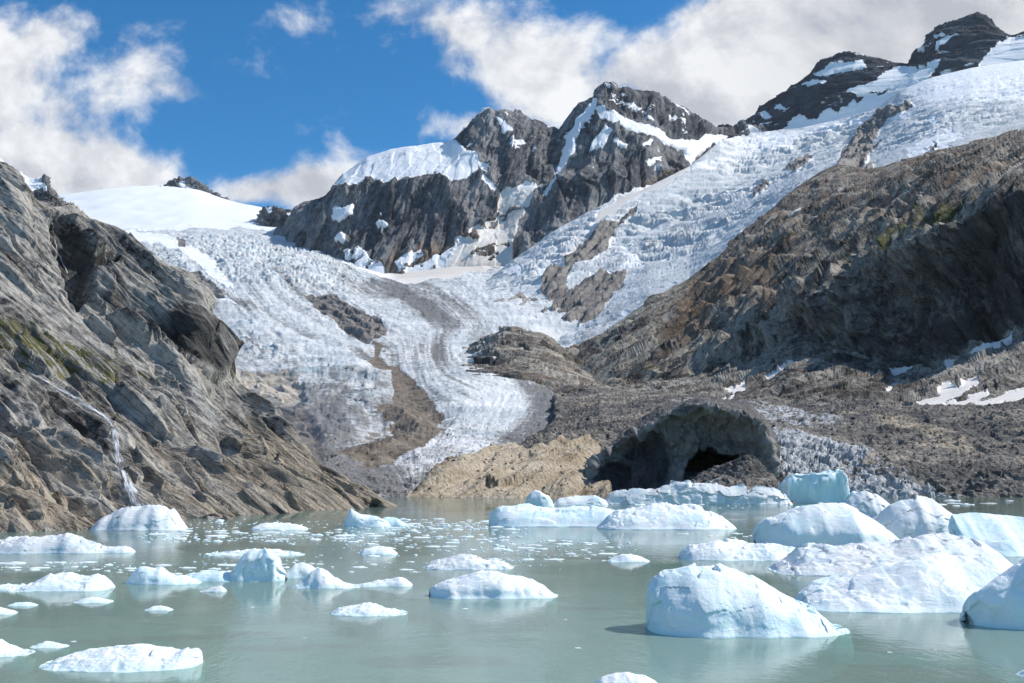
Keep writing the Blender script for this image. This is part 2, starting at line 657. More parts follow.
# the bank over the right-hand summits is thicker and greyer
u0, v0 = sky_uv(930, 60)
a = t.math('MULTIPLY', t.math('SUBTRACT', cu, u0), 5.2)
b = t.math('MULTIPLY', t.math('SUBTRACT', cv, v0), 9)
thick = t.math('EXPONENT', t.math('MULTIPLY', t.math('ADD', t.math('MULTIPLY', a, a), t.math('MULTIPLY', b, b)), -1.0))
ccol = t.mix(t.math('MULTIPLY', thick, .5), ccol, (.42, .44, .48))
SKYK = .135
skyc = t.mix(1.0, sky.outputs[0], (.80, 1.04, 1.10), 'MULTIPLY')
sat = t.n.new('ShaderNodeHueSaturation')
sat.inputs['Saturation'].default_value = 1.2
sat.inputs['Value'].default_value = 1.0
t.l.new(skyc, sat.inputs['Color'])
ccl = t.vmath('SCALE', ccol, 1.0 / SKYK)
fin = t.mix(cov, sat.outputs[0], ccl)
bg = t.n.new('ShaderNodeBackground')
t.l.new(fin, bg.inputs[0])
bg.inputs[1].default_value = SKYK
wo = t.n.new('ShaderNodeOutputWorld')
t.l.new(bg.outputs[0], wo.inputs[0])

# ================================================================== LAND
M_gl = glacier_mat('glacier_ice', 120, .29)
M_gr = glacier_mat('icefall_ice', 130, -.44)
M_grav = gravel_mat('moraine_gravel')


def pn(px, py, amp, wl, seed):
    q = np.stack([px / wl, py / wl, np.zeros_like(px)], -1)
    return amp * fbm(q, 4, .55, seed), amp * fbm(q + 31.7, 4, .55, seed + 50)


class Ground:
    """a landform under construction"""

    def __init__(self, lines, x0, x1, nx, **kw):
        self.px, self.py, self.d, self.ks = sheet(lines, x0, x1, nx, **kw)
        self.V = P3(self.px, self.py, self.d)
        self.ks = self.ks[:, None] + 0 * self.px
        self.N, s = normals(self.V, 3.0)
        self.flip = s < 0
        self.A = {}

    def wob(self, amp=5, wl=22, seed=0):
        a, b = pn(self.px, self.py, amp, wl, seed)
        self.wx, self.wy = self.px + a, self.py + b

    def mask(self, poly, soft=3):
        return sstep(-soft, soft, poly_sd(self.wx, self.wy, poly))

    def line(self, pts, w, soft=None):
        d = line_d(self.wx, self.wy, pts)
        return 1 - sstep(w * .5, w * (1.3 if soft is None else soft), d)

    def masks(self, polys, soft=3):
        o = np.zeros_like(self.px)
        for p in polys:
            o = np.maximum(o, self.mask(p, soft))
        return o

    def push(self, h, direction=None):
        D = self.N if direction is None else np.asarray(direction, float)
        self.V = self.V + D * h[..., None]

    def build(self, name, mat):
        return grid_mesh(name, self.V, self.A, mat, self.flip)


def bedvec(a, b, k):
    """normal of rock layers whose edges run from a to b across a slope; k: how squarely they meet it"""
    A, B = P3(*a), P3(*b)
    tr = (B - A) / np.linalg.norm(B - A)
    up = np.array([0, 0, 1.])
    side = np.cross(tr, up)
    side /= np.linalg.norm(side)
    u2 = np.cross(side, tr)
    v = u2 * math.cos(k) + side * math.sin(k)
    return v / np.linalg.norm(v), tr


def rock_disp(V, L, bed, amp, seed, fac=1.0, led=.5, octv=4, rid=.6, stretch=3.0):
    """rugged rock: gullies, bedding ledges, long broken slabs; L = largest feature in metres"""
    if len(bed) == 2:
        bed, tr = bed
    else:
        bed = np.asarray(bed, float)
        bed = bed / np.linalg.norm(bed)
        tr = np.cross(bed, [0, 1, 0])
        tr = tr / np.linalg.norm(tr)
    warp = fbm(V / (L * 2.2), 4, .5, seed) * L * .35
    w = V @ bed + warp
    sq = V + (V @ bed + .5 * warp)[..., None] * bed * 1.4 - (V @ tr)[..., None] * tr * (1 - 1 / stretch)
    h = rid * (ridged(sq / L, octv, .45, seed + 5) - .45)
    h = h + led * .55 * (ledge(w / (L * .42)) - .5)
    h = h + led * .30 * (ledge(w / (L * .17) + .3) - .5)
    h = h + led * .05 * (ledge(w / (L * .071) + .7) - .5)
    h = h + fac * .50 * (facet(sq / (L * .40), seed + 1) - .17)
    h = h + fac * .20 * (facet(sq / (L * .17), seed + 2) - .17)
    h = h + fac * .045 * (facet(sq / (L * .07), seed + 3) - .17)
    h = h + .05 * fbm(sq / (L * .08), 4, .55, seed + 9)
    return h * amp


BED_L = bedvec((20, 230, 300), (260, 440, 250), R(-55))
BED_R = bedvec((660, 345, 1150), (980, 165, 1450), R(60))
BED_M = bedvec((480, 130, 3650), (440, 265, 3000), R(60))
M_left = rock_mat('rock_left', 26, (.045, .042, .04), (.25, .235, .212), (.48, .45, .40), BED_L, tan=(.46, .385, .29), grass=True)
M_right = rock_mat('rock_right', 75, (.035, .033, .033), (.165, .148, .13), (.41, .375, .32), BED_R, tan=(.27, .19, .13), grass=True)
M_mass = rock_mat('rock_summit', 260, (.05, .052, .06), (.125, .126, .134), (.29, .285, .28), BED_M, tan=(.30, .22, .16), bedscale=(1, 1, 4))
M_far = rock_mat('rock_far', 300, (.018, .024, .036), (.034, .042, .058), (.075, .088, .108), (0, .15, 1), tan=(.1, .08, .07), bedscale=(1, 1, 4))  # cloud shade over the far summits is put into this blue-black colour


# ---------------- left-hand glacier basin: snow dome down to the tongue at the lake
g = Ground([
    [(-80, 240, 7500), (600, 280, 6500)],
    [(-80, 200, 5600), (30, 198, 5600), (62, 195, 5500), (103, 189, 5500), (137, 186, 5600), (167, 185.5, 5700), (196, 188, 5600), (224, 199, 5400), (260, 208, 5000), (300, 216, 4600), (350, 232, 4300), (420, 240, 4000), (600, 245, 4000)],
    [(-80, 228, 4400), (100, 228, 4200), (200, 229, 4000), (260, 236, 3800), (300, 243, 3600), (345, 258, 3250), (385, 276, 2950), (440, 270, 2950), (600, 255, 3000)],
    [(-80, 255, 3100), (100, 256, 3000), (200, 258, 2850), (300, 266, 2650), (350, 280, 2500), (385, 284, 2600), (440, 280, 2600), (600, 275, 2700)],
    [(-80, 300, 1900), (150, 300, 1900), (250, 300, 1850), (330, 302, 1850), (400, 302, 1950), (460, 300, 2000), (600, 300, 2000)],
    [(-80, 345, 1300), (180, 345, 1250), (300, 347, 1230), (400, 352, 1250), (460, 345, 1380), (530, 335, 1500), (600, 335, 1500)],
    [(-80, 400, 820), (200, 400, 800), (300, 400, 770), (400, 400, 770), (480, 390, 850), (540, 384, 980), (600, 384, 980)],
    [(-80, 450, 470), (250, 450, 460), (330, 450, 445), (400, 450, 445), (470, 446, 470), (540, 430, 560), (600, 430, 560)],
    [(-80, 506, 300), (280, 500, 310), (385, 498, 306), (470, 496, 312), (600, 494, 315)],
    [(-80, 530, 280), (600, 525, 290)],
], -80, 600, 740, dens=2.0, smooth_d=22, smooth_py=[8, 6, 14, 14, 14, 12, 12, 10, 8, 0])
g.wob(5, 20, 11)
V = g.V
px, py = g.px, g.py
snow = np.clip(sstep(236, 222, g.wy - .13 * np.maximum(px - 250, 0) * (px < 400) - .16 * np.clip(px - 300, 0, 90)), 0, 1)
snow = np.maximum(snow, g.mask([(360, 250), (385, 276), (345, 262), (250, 225), (230, 215)], 3))
snow = np.maximum(snow, g.masks([[(100, 232), (150, 230), (190, 245), (215, 262), (235, 290), (205, 272), (178, 250), (140, 240)],
                                 [(360, 268), (392, 272), (440, 262), (500, 240), (560, 225), (560, 262), (500, 268), (450, 278), (400, 285), (340, 262)],
                                 [(190, 275), (200, 280), (215, 292), (240, 304), (222, 300), (200, 288)]], 4))
old = g.mask([(380, 262), (440, 250), (560, 225), (560, 270), (450, 282), (395, 284)], 8)
rock = g.masks([[(306, 294), (318, 296), (336, 293), (348, 303), (358, 309), (376, 314), (386, 330), (384, 337), (366, 342), (346, 336), (332, 318), (316, 306)],
                [(190, 274), (198, 272), (212, 280), (222, 290), (224, 298), (212, 292), (200, 284)],
                [(176, 236), (186, 240), (187, 246), (178, 245)]], 2.5)
tan_r = g.masks([[(240, 372), (262, 372), (285, 369), (304, 386), (302, 402), (276, 404), (240, 420)]], 3)
grey = g.masks([[(240, 400), (272, 402), (298, 404), (312, 420), (322, 438), (326, 455), (310, 470), (280, 460), (240, 430)]], 5)
rock = np.maximum(rock, np.maximum(tan_r, grey))
mor = g.masks([[(388, 362), (400, 367), (412, 377), (424, 386), (434, 400), (445, 411), (436, 424), (416, 443), (387, 455), (362, 463), (347, 465), (367, 455), (387, 443), (400, 430), (390, 414), (392, 400), (394, 385), (390, 372)],
               [(372, 340), (384, 345), (380, 356), (392, 366), (380, 366), (368, 360), (376, 352)]], 2.5)
mor = np.maximum(mor, .36 * g.mask([(386, 364), (430, 380), (455, 412), (440, 430), (400, 460), (350, 468), (350, 450), (366, 410), (384, 390)], 12))
cl = [P3(*q_)[:2] for q_ in ((390, 362, 760), (400, 374, 690), (413, 391, 610), (420, 408, 560), (408, 428, 520), (390, 444, 480), (366, 458, 440))]
cd = line_d(V[..., 0], V[..., 1], cl)
cone = np.maximum(0, 8 - .42 * cd + 2.5 * fbm(V / 20, 4, .55, 45)) * sstep(800, 690, V[..., 1])
mor = np.maximum(mor, sstep(.5, 3.5, cone))
dirt = .12 + .30 * sstep(240, 300, py) * sstep(520, 430, px)
dirt += .34 * np.maximum(g.line([(215, 288), (250, 307), (300, 330), (345, 348), (380, 360)], 5), g.line([(380, 285), (420, 292), (445, 305), (470, 322), (480, 335)], 10, 2.0))
dirt += .30 * g.line([(392, 290), (430, 310), (452, 328), (440, 350)], 6, 2.5)
dirt += .16 * g.mask([(300, 375), (340, 368), (395, 368), (398, 410), (380, 425), (340, 445), (310, 420), (300, 400)], 10)
dirt += .25 * sstep(440, 490, py)
dirt += .75 * g.mask([(500, 372), (545, 380), (575, 392), (575, 450), (520, 455), (500, 440), (530, 415), (528, 396)], 14) + .30 * g.mask([(300, 405), (345, 400), (352, 440), (400, 470), (400, 500), (330, 490), (300, 430)], 12)
dA = line_d(px, py, [(60, 215), (100, 235), (190, 290), (230, 345), (262, 366), (305, 385), (320, 430), (345, 470), (400, 500)])
dB = line_d(px, py, [(330, 220), (385, 268), (440, 282), (490, 325), (470, 350), (530, 372), (545, 392), (510, 440), (450, 470), (425, 500)])
fl = dA / (dA + dB + 1e-6)
al = py / 260
st1 = fbm(np.stack([fl * 16, al * 1.2, 0 * fl], -1), 6, .62, 93)
st2 = fbm(np.stack([fl * 46, al * 4, 0 * fl], -1), 4, .6, 97)
st3 = fbm(np.stack([fl * 130 + 3 * st1, al * 14, 0 * fl], -1), 3, .6, 98)
calmz = 1 - .75 * blur2(g.mask([(290, 345), (395, 362), (400, 410), (350, 460), (300, 440), (280, 380)], 14), 3)
chaos = fbm(np.stack([px / 16, py / 9, 0 * px], -1), 5, .6, 99)
dirt += .17 + .10 * sstep(320, 420, py) + calmz * (.36 * st1 + .30 * st2 + .30 * st3) + .6 * chaos * (1 - calmz)
dirt -= .25 * g.mask([(250, 300), (300, 318), (350, 345), (350, 362), (300, 350), (250, 325)], 10)
dirt -= .15 * g.mask([(400, 420), (480, 385), (530, 400), (480, 440), (400, 485)], 12)
crevw = (1 - snow) * (1 - rock) * (1 - mor)
# crevasses and seracs
q = np.stack([V[..., 0] + .29 * V[..., 1], V[..., 1], V[..., 2]], -1)
zone = .35 + .65 * np.clip(g.masks([[(180, 232), (300, 240), (380, 285), (300, 292), (220, 285), (185, 262)],
                                   [(240, 320), (300, 345), (340, 362), (395, 370), (360, 410), (310, 410), (270, 372), (240, 350)],
                                   [(100, 228), (180, 235), (200, 270), (120, 262)]], 10), 0, 1)
ser = ridged(np.stack([q[..., 0] / 150, q[..., 1] / 62, q[..., 2] / 80], -1), 4, .55, 21)
ser2 = facet(np.stack([q[..., 0] / 34, q[..., 1] / 26, q[..., 2] / 26], -1), 4)
scale = np.clip(g.d / 1500, .28, 1.6)
fine = fbm(V / (14 * scale[..., None]), 5, .6, 60)
h = crevw * zone * scale * (-11 * (ser - .3) + 4 * (ser2 - .17) + 2.5 * fine)
h += crevw * scale * 1.3 * fbm(V / (9 * scale[..., None]), 4, .6, 77)
lo = V[..., 1] < 700
h += crevw * 1.0 * (facet(V / 7.0, 91) - .17) * sstep(900, 500, g.d)
h += crevw * scale * 2.2 * st1 * sstep(236, 262, py) * calmz
h += 5 * (1 - calmz) * crevw * (ridged(np.stack([q[..., 0] / 40, q[..., 1] / 60, q[..., 2] / 30], -1), 4, .55, 123) - .4)
h += snow * 9 * fbm(V / 240, 3, .4, 5)
hr = rock_disp(V, 90, bedvec((260, 400, 800), (335, 450, 480), R(-50)), 20, 31)
rockh = blur2(rock, 5)
h += rockh * (hr * .55 * np.clip(g.d / 1200, .3, 1.3) + 2)
morh = blur2(mor, 9)
morh = blur2(mor, 12)
h += morh * (4 + 2.5 * fbm(V / 16, 4, .55, 41) + 6 * ridged(V / 60, 4, .5, 43) + 1.2 * facet(V / 6, 44))
g.push(h * sstep(1.0, 1.04, g.ks))
g.V[..., 2] += blur2(cone, 1.5)
sk_ = 526 + 26 * sstep(375, 395, py)
g.V[..., 2] -= 90 * sstep(sk_, sk_ + 40, px) * sstep(318, 350, py)
g.A = dict(snow=snow, old=old, rock=rock, tan=tan_r * .95 + .15, moraine=mor, dirt=dirt, crev=np.clip((ser - .55) * 2.2, 0, 1) * crevw * zone)
glacier = g.build('glacier', M_gl)
tag(glacier, 'long grey white valley glacier flowing from the snow dome down to the lake', 'glacier', 'structure')

# ---------------- nunatak on the dome, small far-left peak
def peak(name, label, S_, B_, back, x0, x1, nx, L, amp, mat, snowpolys, seed, dens=2.0, bed=(.2, .3, 1)):
    lines = [[(p[0], p[1] + back[0], p[2] + back[1]) for p in S_], S_, B_, [(p[0], p[1] + 18, p[2] - 60) for p in B_]]
    k = Ground(lines, x0, x1, nx, dens=dens, smooth_d=4)
    k.wob(3, 9, seed)
    snow = k.masks(snowpolys, 1.6) if snowpolys else np.zeros_like(k.px)
    h = rock_disp(k.V, L, bed, amp, seed) * (1 - .8 * snow)
    k.push(h)
    z = np.zeros_like(k.px)
    k.A = dict(snow=snow, old=z, tan=z + .1, dark=z, grass=z)
    return tag(k.build(name, mat), label, 'mountain', 'structure')


peak('mountain', 'small dark rock summit standing on the edge of the white snow dome',
     [(160, 190, 5600), (167, 185, 5600), (172, 181.5, 5600), (179, 179.5, 5600), (185, 181, 5600), (191, 180.5, 5600), (202, 185, 5550), (212, 193, 5500), (224, 199, 5400), (232, 203, 5350)],
     [(160, 196, 5500), (180, 190, 5450), (200, 194, 5430), (212, 198, 5400), (224, 202, 5350), (232, 206, 5300)], (30, 500), 160, 232, 120, 90, 40, M_mass,
     [[(176, 184), (182, 183), (190, 187), (194, 190), (184, 188)]], 301)
peak('mountain', 'small grey peak with a snowy left shoulder just behind the left slope',
     [(-60, 135, 2600), (0, 160, 2600), (17, 171, 2600), (29, 178, 2580), (41, 181, 2550), (46, 180, 2550), (51, 188, 2540), (60, 200, 2500), (75, 216, 2450), (95, 240, 2350)],
     [(-60, 230, 2300), (30, 235, 2300), (95, 260, 2250)], (40, 500), -60, 95, 200, 80, 36, M_mass,
     [[(-60, 130), (0, 158), (20, 172), (41, 180), (47, 186), (36, 188), (24, 196), (10, 215), (-60, 200)], [(40, 186), (48, 186), (46, 193)]], 302)
peak('mountain', 'low rocky outcrop sticking out of the snow left of the twin peaks',
     [(250, 226, 4300), (256, 221, 4300), (262, 211, 4300), (268, 207.5, 4300), (275, 210, 4300), (284, 211, 4300), (294, 212, 4300), (302, 216, 4250)],
     [(250, 232, 4200), (262, 227, 4150), (275, 219, 4150), (290, 217, 4150), (302, 222, 4150)], (30, 400), 250, 302, 90, 80, 34, M_mass,
     [[(266, 208), (272, 209), (272, 212), (266, 212)], [(284, 213), (294, 214), (290, 217)]], 303)

# ---------------- twin-peaked central massif
Sk = [(240, 262, 4100), (276, 240, 4060), (284, 232, 4050), (290, 219, 4030), (297, 208, 4000), (312, 202, 3980), (325, 195, 3960), (333, 186, 3940), (342, 175, 3920), (347, 173, 3910), (367, 158, 3880), (391, 150, 3860), (425, 145, 3820), (451, 141, 3780),
      (457, 134, 3760), (463, 128, 3750), (471, 118, 3740), (478, 111, 3730), (484, 108, 3720), (489, 106.5, 3720), (495, 110, 3720), (504, 109, 3720), (512, 111, 3720), (525, 115, 3740), (531, 120, 3750), (538, 121, 3750), (548, 125.5, 3750), (554, 126, 3750),
      (559, 129, 3750), (565, 119, 3750), (572, 112, 3750), (579, 104, 3760), (588, 101, 3780), (595, 96, 3790), (600, 88, 3800), (605, 83, 3800), (613, 81.5, 3800), (618, 85, 3810), (624, 84.5, 3820), (633, 89, 3840), (641, 89.5, 3860), (653, 90.5, 3890), (665, 98, 3920), (674, 104, 3950),
      (682, 106, 3970), (690, 110, 4000), (700, 114, 4030), (708, 120, 4060), (717, 126, 4100), (730, 127, 4200), (742, 127, 4300), (770, 130, 4400)]
m = Ground([
    [(p[0], p[1] + 45, p[2] + 900) for p in Sk], Sk,
    [(240, 264, 3800), (276, 243, 3750), (284, 235, 3720), (300, 216, 3640), (325, 204, 3560), (345, 187, 3500), (375, 184, 3440), (400, 180, 3400), (430, 176, 3370), (460, 172, 3350), (490, 168, 3380), (520, 165, 3420), (545, 168, 3470), (560, 165, 3450), (590, 150, 3380), (620, 145, 3400), (650, 143, 3480), (690, 140, 3700), (720, 134, 3980), (742, 132, 4220), (770, 135, 4350)],
    [(240, 266, 3750), (276, 245, 3600), (287, 238, 3540), (320, 232, 3330), (345, 228, 3230), (385, 240, 3130), (430, 235, 3120), (470, 228, 3160), (500, 222, 3230), (520, 215, 3200), (560, 205, 3120), (600, 190, 3150), (640, 176, 3280), (690, 156, 3580), (720, 138, 3950), (742, 134, 4180), (770, 137, 4330)],
    [(240, 268, 3700), (285, 244, 3500), (320, 250, 3250), (350, 263, 3080), (385, 279, 2960), (440, 272, 2960), (470, 266, 2940), (510, 262, 2900), (560, 230, 2980), (600, 210, 3080), (640, 194, 3180), (690, 170, 3480), (720, 143, 3880), (742, 137, 4150), (770, 140, 4300)],
    [(240, 290, 3500), (285, 272, 3350), (350, 290, 2950), (385, 305, 2850), (440, 296, 2850), (510, 285, 2800), (560, 255, 2900), (600, 232, 3000), (690, 190, 3400), (742, 150, 4050), (770, 150, 4200)],
], 240, 770, 720, dens=1.6, smooth_d=5)
m.wob(5, 16, 71)
V = m.V
snow = m.masks([
    [(336, 186), (342, 172), (367, 156), (391, 148), (425, 143), (451, 139), (462, 145), (474, 150), (480, 160), (478, 170), (466, 178), (455, 180), (440, 174), (420, 177), (400, 180), (385, 184), (372, 178), (360, 184), (350, 188)],
    [(598, 98), (600, 106), (586, 122), (576, 138), (570, 155), (562, 176), (548, 198), (540, 200), (552, 178), (560, 150), (566, 132), (582, 112)],
    [(598, 108), (615, 112), (640, 121), (665, 132), (690, 140), (720, 132), (730, 134), (700, 152), (690, 166), (684, 150), (664, 142), (640, 131), (618, 124), (600, 120)],
    [(604, 126), (614, 133), (604, 142), (586, 150), (592, 138)], [(612, 138), (630, 142), (628, 147), (612, 143)],
    [(641, 143), (655, 138), (652, 146), (640, 149)], [(646, 163), (662, 155), (660, 161), (648, 167)],
    [(495, 118), (506, 122), (513, 130), (503, 133)],
    [(500, 196), (528, 184), (540, 188), (530, 205), (520, 220), (512, 245), (498, 260), (462, 268), (478, 250), (494, 228), (498, 210)],
    [(478, 160), (488, 166), (490, 174), (480, 170)], [(484, 172), (498, 190), (494, 194), (482, 180)],
    [(334, 206), (354, 202), (346, 216), (330, 218)], [(378, 208), (388, 226), (382, 232), (376, 218)],
    [(596, 208), (622, 192), (652, 184), (664, 186), (640, 198), (612, 212), (588, 222)],
    [(362, 252), (372, 256), (378, 270), (362, 262)], [(455, 240), (466, 236), (460, 252), (440, 262)], [(420, 268), (448, 258), (480, 250), (470, 268), (420, 276)],
    [(385, 281), (402, 268), (425, 262), (445, 250), (468, 232), (486, 222), (500, 222), (515, 240), (512, 264), (470, 278)], [(338, 250), (362, 245), (368, 254), (384, 270), (386, 282), (350, 268)],
    [(395, 262), (420, 250), (424, 256), (400, 270)], [(330, 236), (340, 228), (344, 236), (334, 246)],
], 2.2)
sp_n = fbm(V / 120, 5, .6, 81)
snow = snow * (1 - .85 * sstep(.12, .3, fbm(V / 70, 5, .6, 83)) * sstep(185, 215, m.py))
speck = sstep(.10, .34, sp_n) * sstep(215, 130, m.py) * .7
old = m.masks([[(440, 280), (462, 240), (500, 190), (550, 190), (530, 230), (510, 280)], [(590, 226), (596, 204), (664, 180), (664, 192)]], 8) * .9
tanm = .0 + .28 * sstep(3.0, 3.8, m.ks) + .45 * sstep(190, 245, m.wy) * sstep(330, 400, m.px) * sstep(560, 480, m.px) + .35 * m.mask([(490, 112), (515, 120), (535, 160), (530, 200), (505, 170)], 12) + .5 * m.mask([(640, 180), (680, 165), (690, 172), (640, 195)], 6)
dark = .55 * m.mask([(580, 100), (624, 82), (720, 125), (690, 140), (640, 120), (600, 105)], 6) + .45 * m.mask([(590, 150), (640, 145), (690, 160), (640, 185), (590, 200), (530, 240), (540, 200)], 10)
big = ridged(np.stack([V[..., 0] / 330, V[..., 1] / 600, V[..., 2] / 700], -1), 4, .5, 61) - .45
h = rock_disp(V, 330, BED_M, 40, 62, fac=1.1, led=.3, rid=.5, stretch=2.0) + 55 * big
fade = sstep(0, .35, np.abs(m.ks - 1)) * .75 + .25
h *= (1 - .82 * snow) * fade
m.push(h)
m.push(snow * 3 * (1 + fbm(V / 90, 3, .5, 63)))
m.A = dict(snow=np.clip(snow + speck, 0, 1), old=old, tan=tanm, dark=dark, grass=np.zeros_like(dark))
tag(m.build('mountain', M_mass), 'tall twin peaked grey rock mountain with snow patches in the middle', 'mountain', 'structure')

# ---------------- far right dark summits
Sk = [(715, 132, 4700), (744, 126, 4650), (750, 120, 4640), (759, 111, 4620), (772, 101, 4600), (787, 91, 4580), (799, 83, 4560), (811, 74, 4540), (816, 66, 4530), (821, 61, 4530), (830, 56, 4520), (838, 53, 4510), (847, 51, 4510), (855, 50, 4500), (863, 52, 4500), (872, 56, 4490), (883, 61, 4480), (893, 64, 4470), (908, 65, 4450),
      (914, 56, 4440), (920, 48, 4430), (928, 38, 4420), (937, 29, 4400), (947, 24, 4400), (958, 20, 4390), (967, 16, 4380), (978, 11.5, 4370), (987, 15, 4360), (994, 25, 4350), (1004, 32, 4340), (1012, 35, 4330), (1030, 30, 4300), (1120, 10, 4200)]
f = Ground([
    [(p[0], p[1] + 60, p[2] + 900) for p in Sk], Sk,
    [(715, 134, 4500), (744, 128, 4480), (787, 112, 4350), (821, 92, 4250), (855, 84, 4200), (893, 76, 4200), (908, 72, 4200), (940, 52, 4150), (980, 40, 4150), (1010, 44, 4100), (1120, 25, 4000)],
    [(715, 138, 4450), (744, 134, 4400), (787, 126, 4250), (831, 121, 4150), (876, 106, 4080), (913, 82, 4050), (934, 76, 4020), (968, 68, 4000), (1010, 60, 4000), (1120, 45, 3900)],
    [(715, 170, 4300), (787, 165, 4100), (876, 150, 3950), (934, 110, 3900), (1120, 80, 3800)],
], 715, 1120, 560, dens=1.7, smooth_d=5)
f.wob(5, 13, 171)
snow = f.masks([
    [(815, 76), (826, 66), (850, 62), (864, 62), (866, 66), (845, 70), (825, 76)], [(800, 86), (812, 80), (832, 80), (818, 87)],
    [(775, 134), (787, 122), (800, 113), (815, 118), (831, 108), (838, 112), (850, 100), (858, 104), (866, 96), (884, 94), (900, 84), (934, 76), (934, 110), (870, 150), (780, 160), (740, 150)],
    [(846, 94), (850, 86), (868, 84), (885, 72), (908, 67), (926, 66), (934, 60), (944, 58), (930, 76), (905, 84), (880, 92), (860, 96)],
    [(740, 126), (775, 130), (772, 150), (715, 160), (715, 134)], [(757, 113), (768, 112), (776, 118), (762, 118)], [(776, 104), (788, 106), (786, 109), (776, 108)],
    [(938, 40), (960, 33), (950, 42), (936, 48)], [(932, 36), (942, 32), (944, 35), (934, 39)],
    [(980, 66), (984, 55), (1000, 44), (1012, 37), (1040, 34), (1120, 20), (1120, 100), (960, 100)],
], 1.8)
h = rock_disp(f.V, 300, (.1, .2, 1), 42, 162, fac=.9) * (1 - .85 * snow)
f.push(h)
z = np.zeros_like(f.px)
f.A = dict(snow=snow + .52 * sstep(.08, .34, fbm(f.V / np.array([170, 170, 60]), 5, .65, 88)), old=z, tan=z + .1, dark=z, grass=z)
tag(f.build('mountain', M_far), 'rock summits tinted dark blue for cloud shade with snow ledges at the top right', 'mountain', 'structure')

# ---------------- right-hand icefall
e = Ground([
    [(420, 330, 2500), (510, 290, 3000), (600, 235, 3400), (690, 195, 3700), (745, 160, 4500), (876, 140, 4200), (1024, 100, 4100), (1130, 90, 4100)],
    [(420, 312, 2080), (455, 292, 2350), (480, 286, 2500), (510, 262, 2780), (560, 227, 2940), (600, 206, 3050), (640, 191, 3150), (690, 166, 3420), (720, 141, 3830), (745, 134, 4150), (800, 128, 4080), (850, 117, 3950), (876, 109, 3800), (900, 91, 3700), (920, 82, 3690), (934, 77, 3680), (971, 68, 3680), (1024, 60, 3650), (1130, 48, 3600)],
    [(420, 314, 2020), (460, 302, 2150), (510, 285, 2250), (560, 262, 2350), (600, 245, 2500), (640, 230, 2600), (690, 205, 2850), (745, 180, 3150), (800, 160, 3300), (850, 140, 3350), (876, 130, 3200), (900, 118, 3050), (934, 108, 2900), (971, 98, 2850), (1024, 90, 2800), (1130, 78, 2700)],
    [(420, 318, 1950), (445, 314, 1960), (477, 311, 1960), (520, 330, 1760), (555, 354, 1490), (575, 353, 1450), (603, 336, 1500), (648, 302, 1600), (690, 281, 1660), (742, 236, 1780), (797, 189, 1920), (838, 168, 2060), (870, 178, 1960), (937, 154, 1900), (1024, 134, 1880), (1130, 118, 1850)],
    [(420, 340, 1900), (477, 335, 1880), (520, 350, 1700), (555, 375, 1440), (603, 360, 1440), (690, 310, 1600), (797, 225, 1850), (838, 205, 1980), (870, 215, 1880), (1024, 170, 1820), (1130, 155, 1800)],
], 420, 1130, 900, dens=1.5, smooth_d=7)
e.wob(5, 18, 211)
V = e.V
px, py = e.px, e.py
rock = e.masks([
    [(616, 222), (638, 204), (634, 214), (618, 228), (612, 240), (604, 252), (592, 258), (578, 264), (564, 264), (562, 256), (575, 248), (588, 240), (598, 226)],
    [(580, 284), (600, 276), (628, 270), (622, 284), (606, 302), (598, 314), (580, 326), (566, 324), (552, 314), (556, 306), (568, 292)],
    [(542, 282), (556, 270), (574, 262), (566, 280), (566, 296), (552, 302), (541, 294)],
    [(482, 308), (498, 302), (524, 298), (545, 300), (550, 312), (530, 330), (505, 330), (486, 322)],
    [(836, 163), (846, 148), (858, 130), (878, 112), (892, 104), (912, 102), (914, 108), (896, 116), (880, 130), (868, 148), (878, 142), (884, 140), (872, 154), (862, 172), (836, 176)],
    [(790, 164), (806, 154), (812, 158), (798, 172), (788, 172)],
    [(758, 188), (770, 182), (764, 192), (752, 196)],
    [(928, 148), (938, 142), (936, 152)], [(866, 166), (878, 160), (874, 172), (864, 176)]], 2.2)
snowp = e.masks([[(480, 322), (520, 312), (552, 300), (556, 306), (530, 326), (500, 336)], [(590, 226), (600, 208), (640, 190), (660, 180), (690, 166), (690, 172), (630, 202), (600, 222)],
                 [(552, 260), (576, 244), (580, 247), (560, 262)]], 2.5)
upper = sstep(120, 90, e.wy) * sstep(860, 940, px)
snow = np.maximum(np.maximum(snowp, upper * .75), e.mask([(690, 175), (745, 130), (880, 100), (1130, 45), (1130, 75), (900, 120), (780, 150), (720, 178)], 12) * .52)
dirt = .02 + .42 * e.masks([[(690, 281), (742, 236), (797, 189), (810, 190), (760, 230), (700, 270), (640, 312), (600, 338), (575, 354), (556, 352), (580, 330), (640, 292)],
                            [(870, 180), (937, 156), (1024, 136), (1130, 118), (1130, 105), (1000, 122), (920, 142)]], 10) + .3 * e.mask([(440, 320), (455, 296), (500, 290), (540, 285), (540, 300), (480, 312)], 8)
lowf = fbm(np.stack([px / 60, py / 32, 0 * px], -1), 4, .55, 261)
dirt += .10 + .35 * lowf
snow = np.clip(snow + .55 * sstep(.12, .4, -lowf), 0, 1)
dirt += .25 * e.mask([(600, 245), (690, 215), (760, 190), (720, 230), (640, 280), (610, 290)], 20)
q = np.stack([V[..., 0] - .44 * V[..., 1], V[..., 1], V[..., 2]], -1)
ser = ridged(np.stack([q[..., 0] / 130, q[..., 1] / 75, q[..., 2] / 60], -1), 4, .55, 221)
ser2 = facet(np.stack([q[..., 0] / 42, q[..., 1] / 34, q[..., 2] / 30], -1), 224)
scale = np.clip(e.d / 2000, .5, 1.7)
icew = (1 - rock) * (1 - snowp)
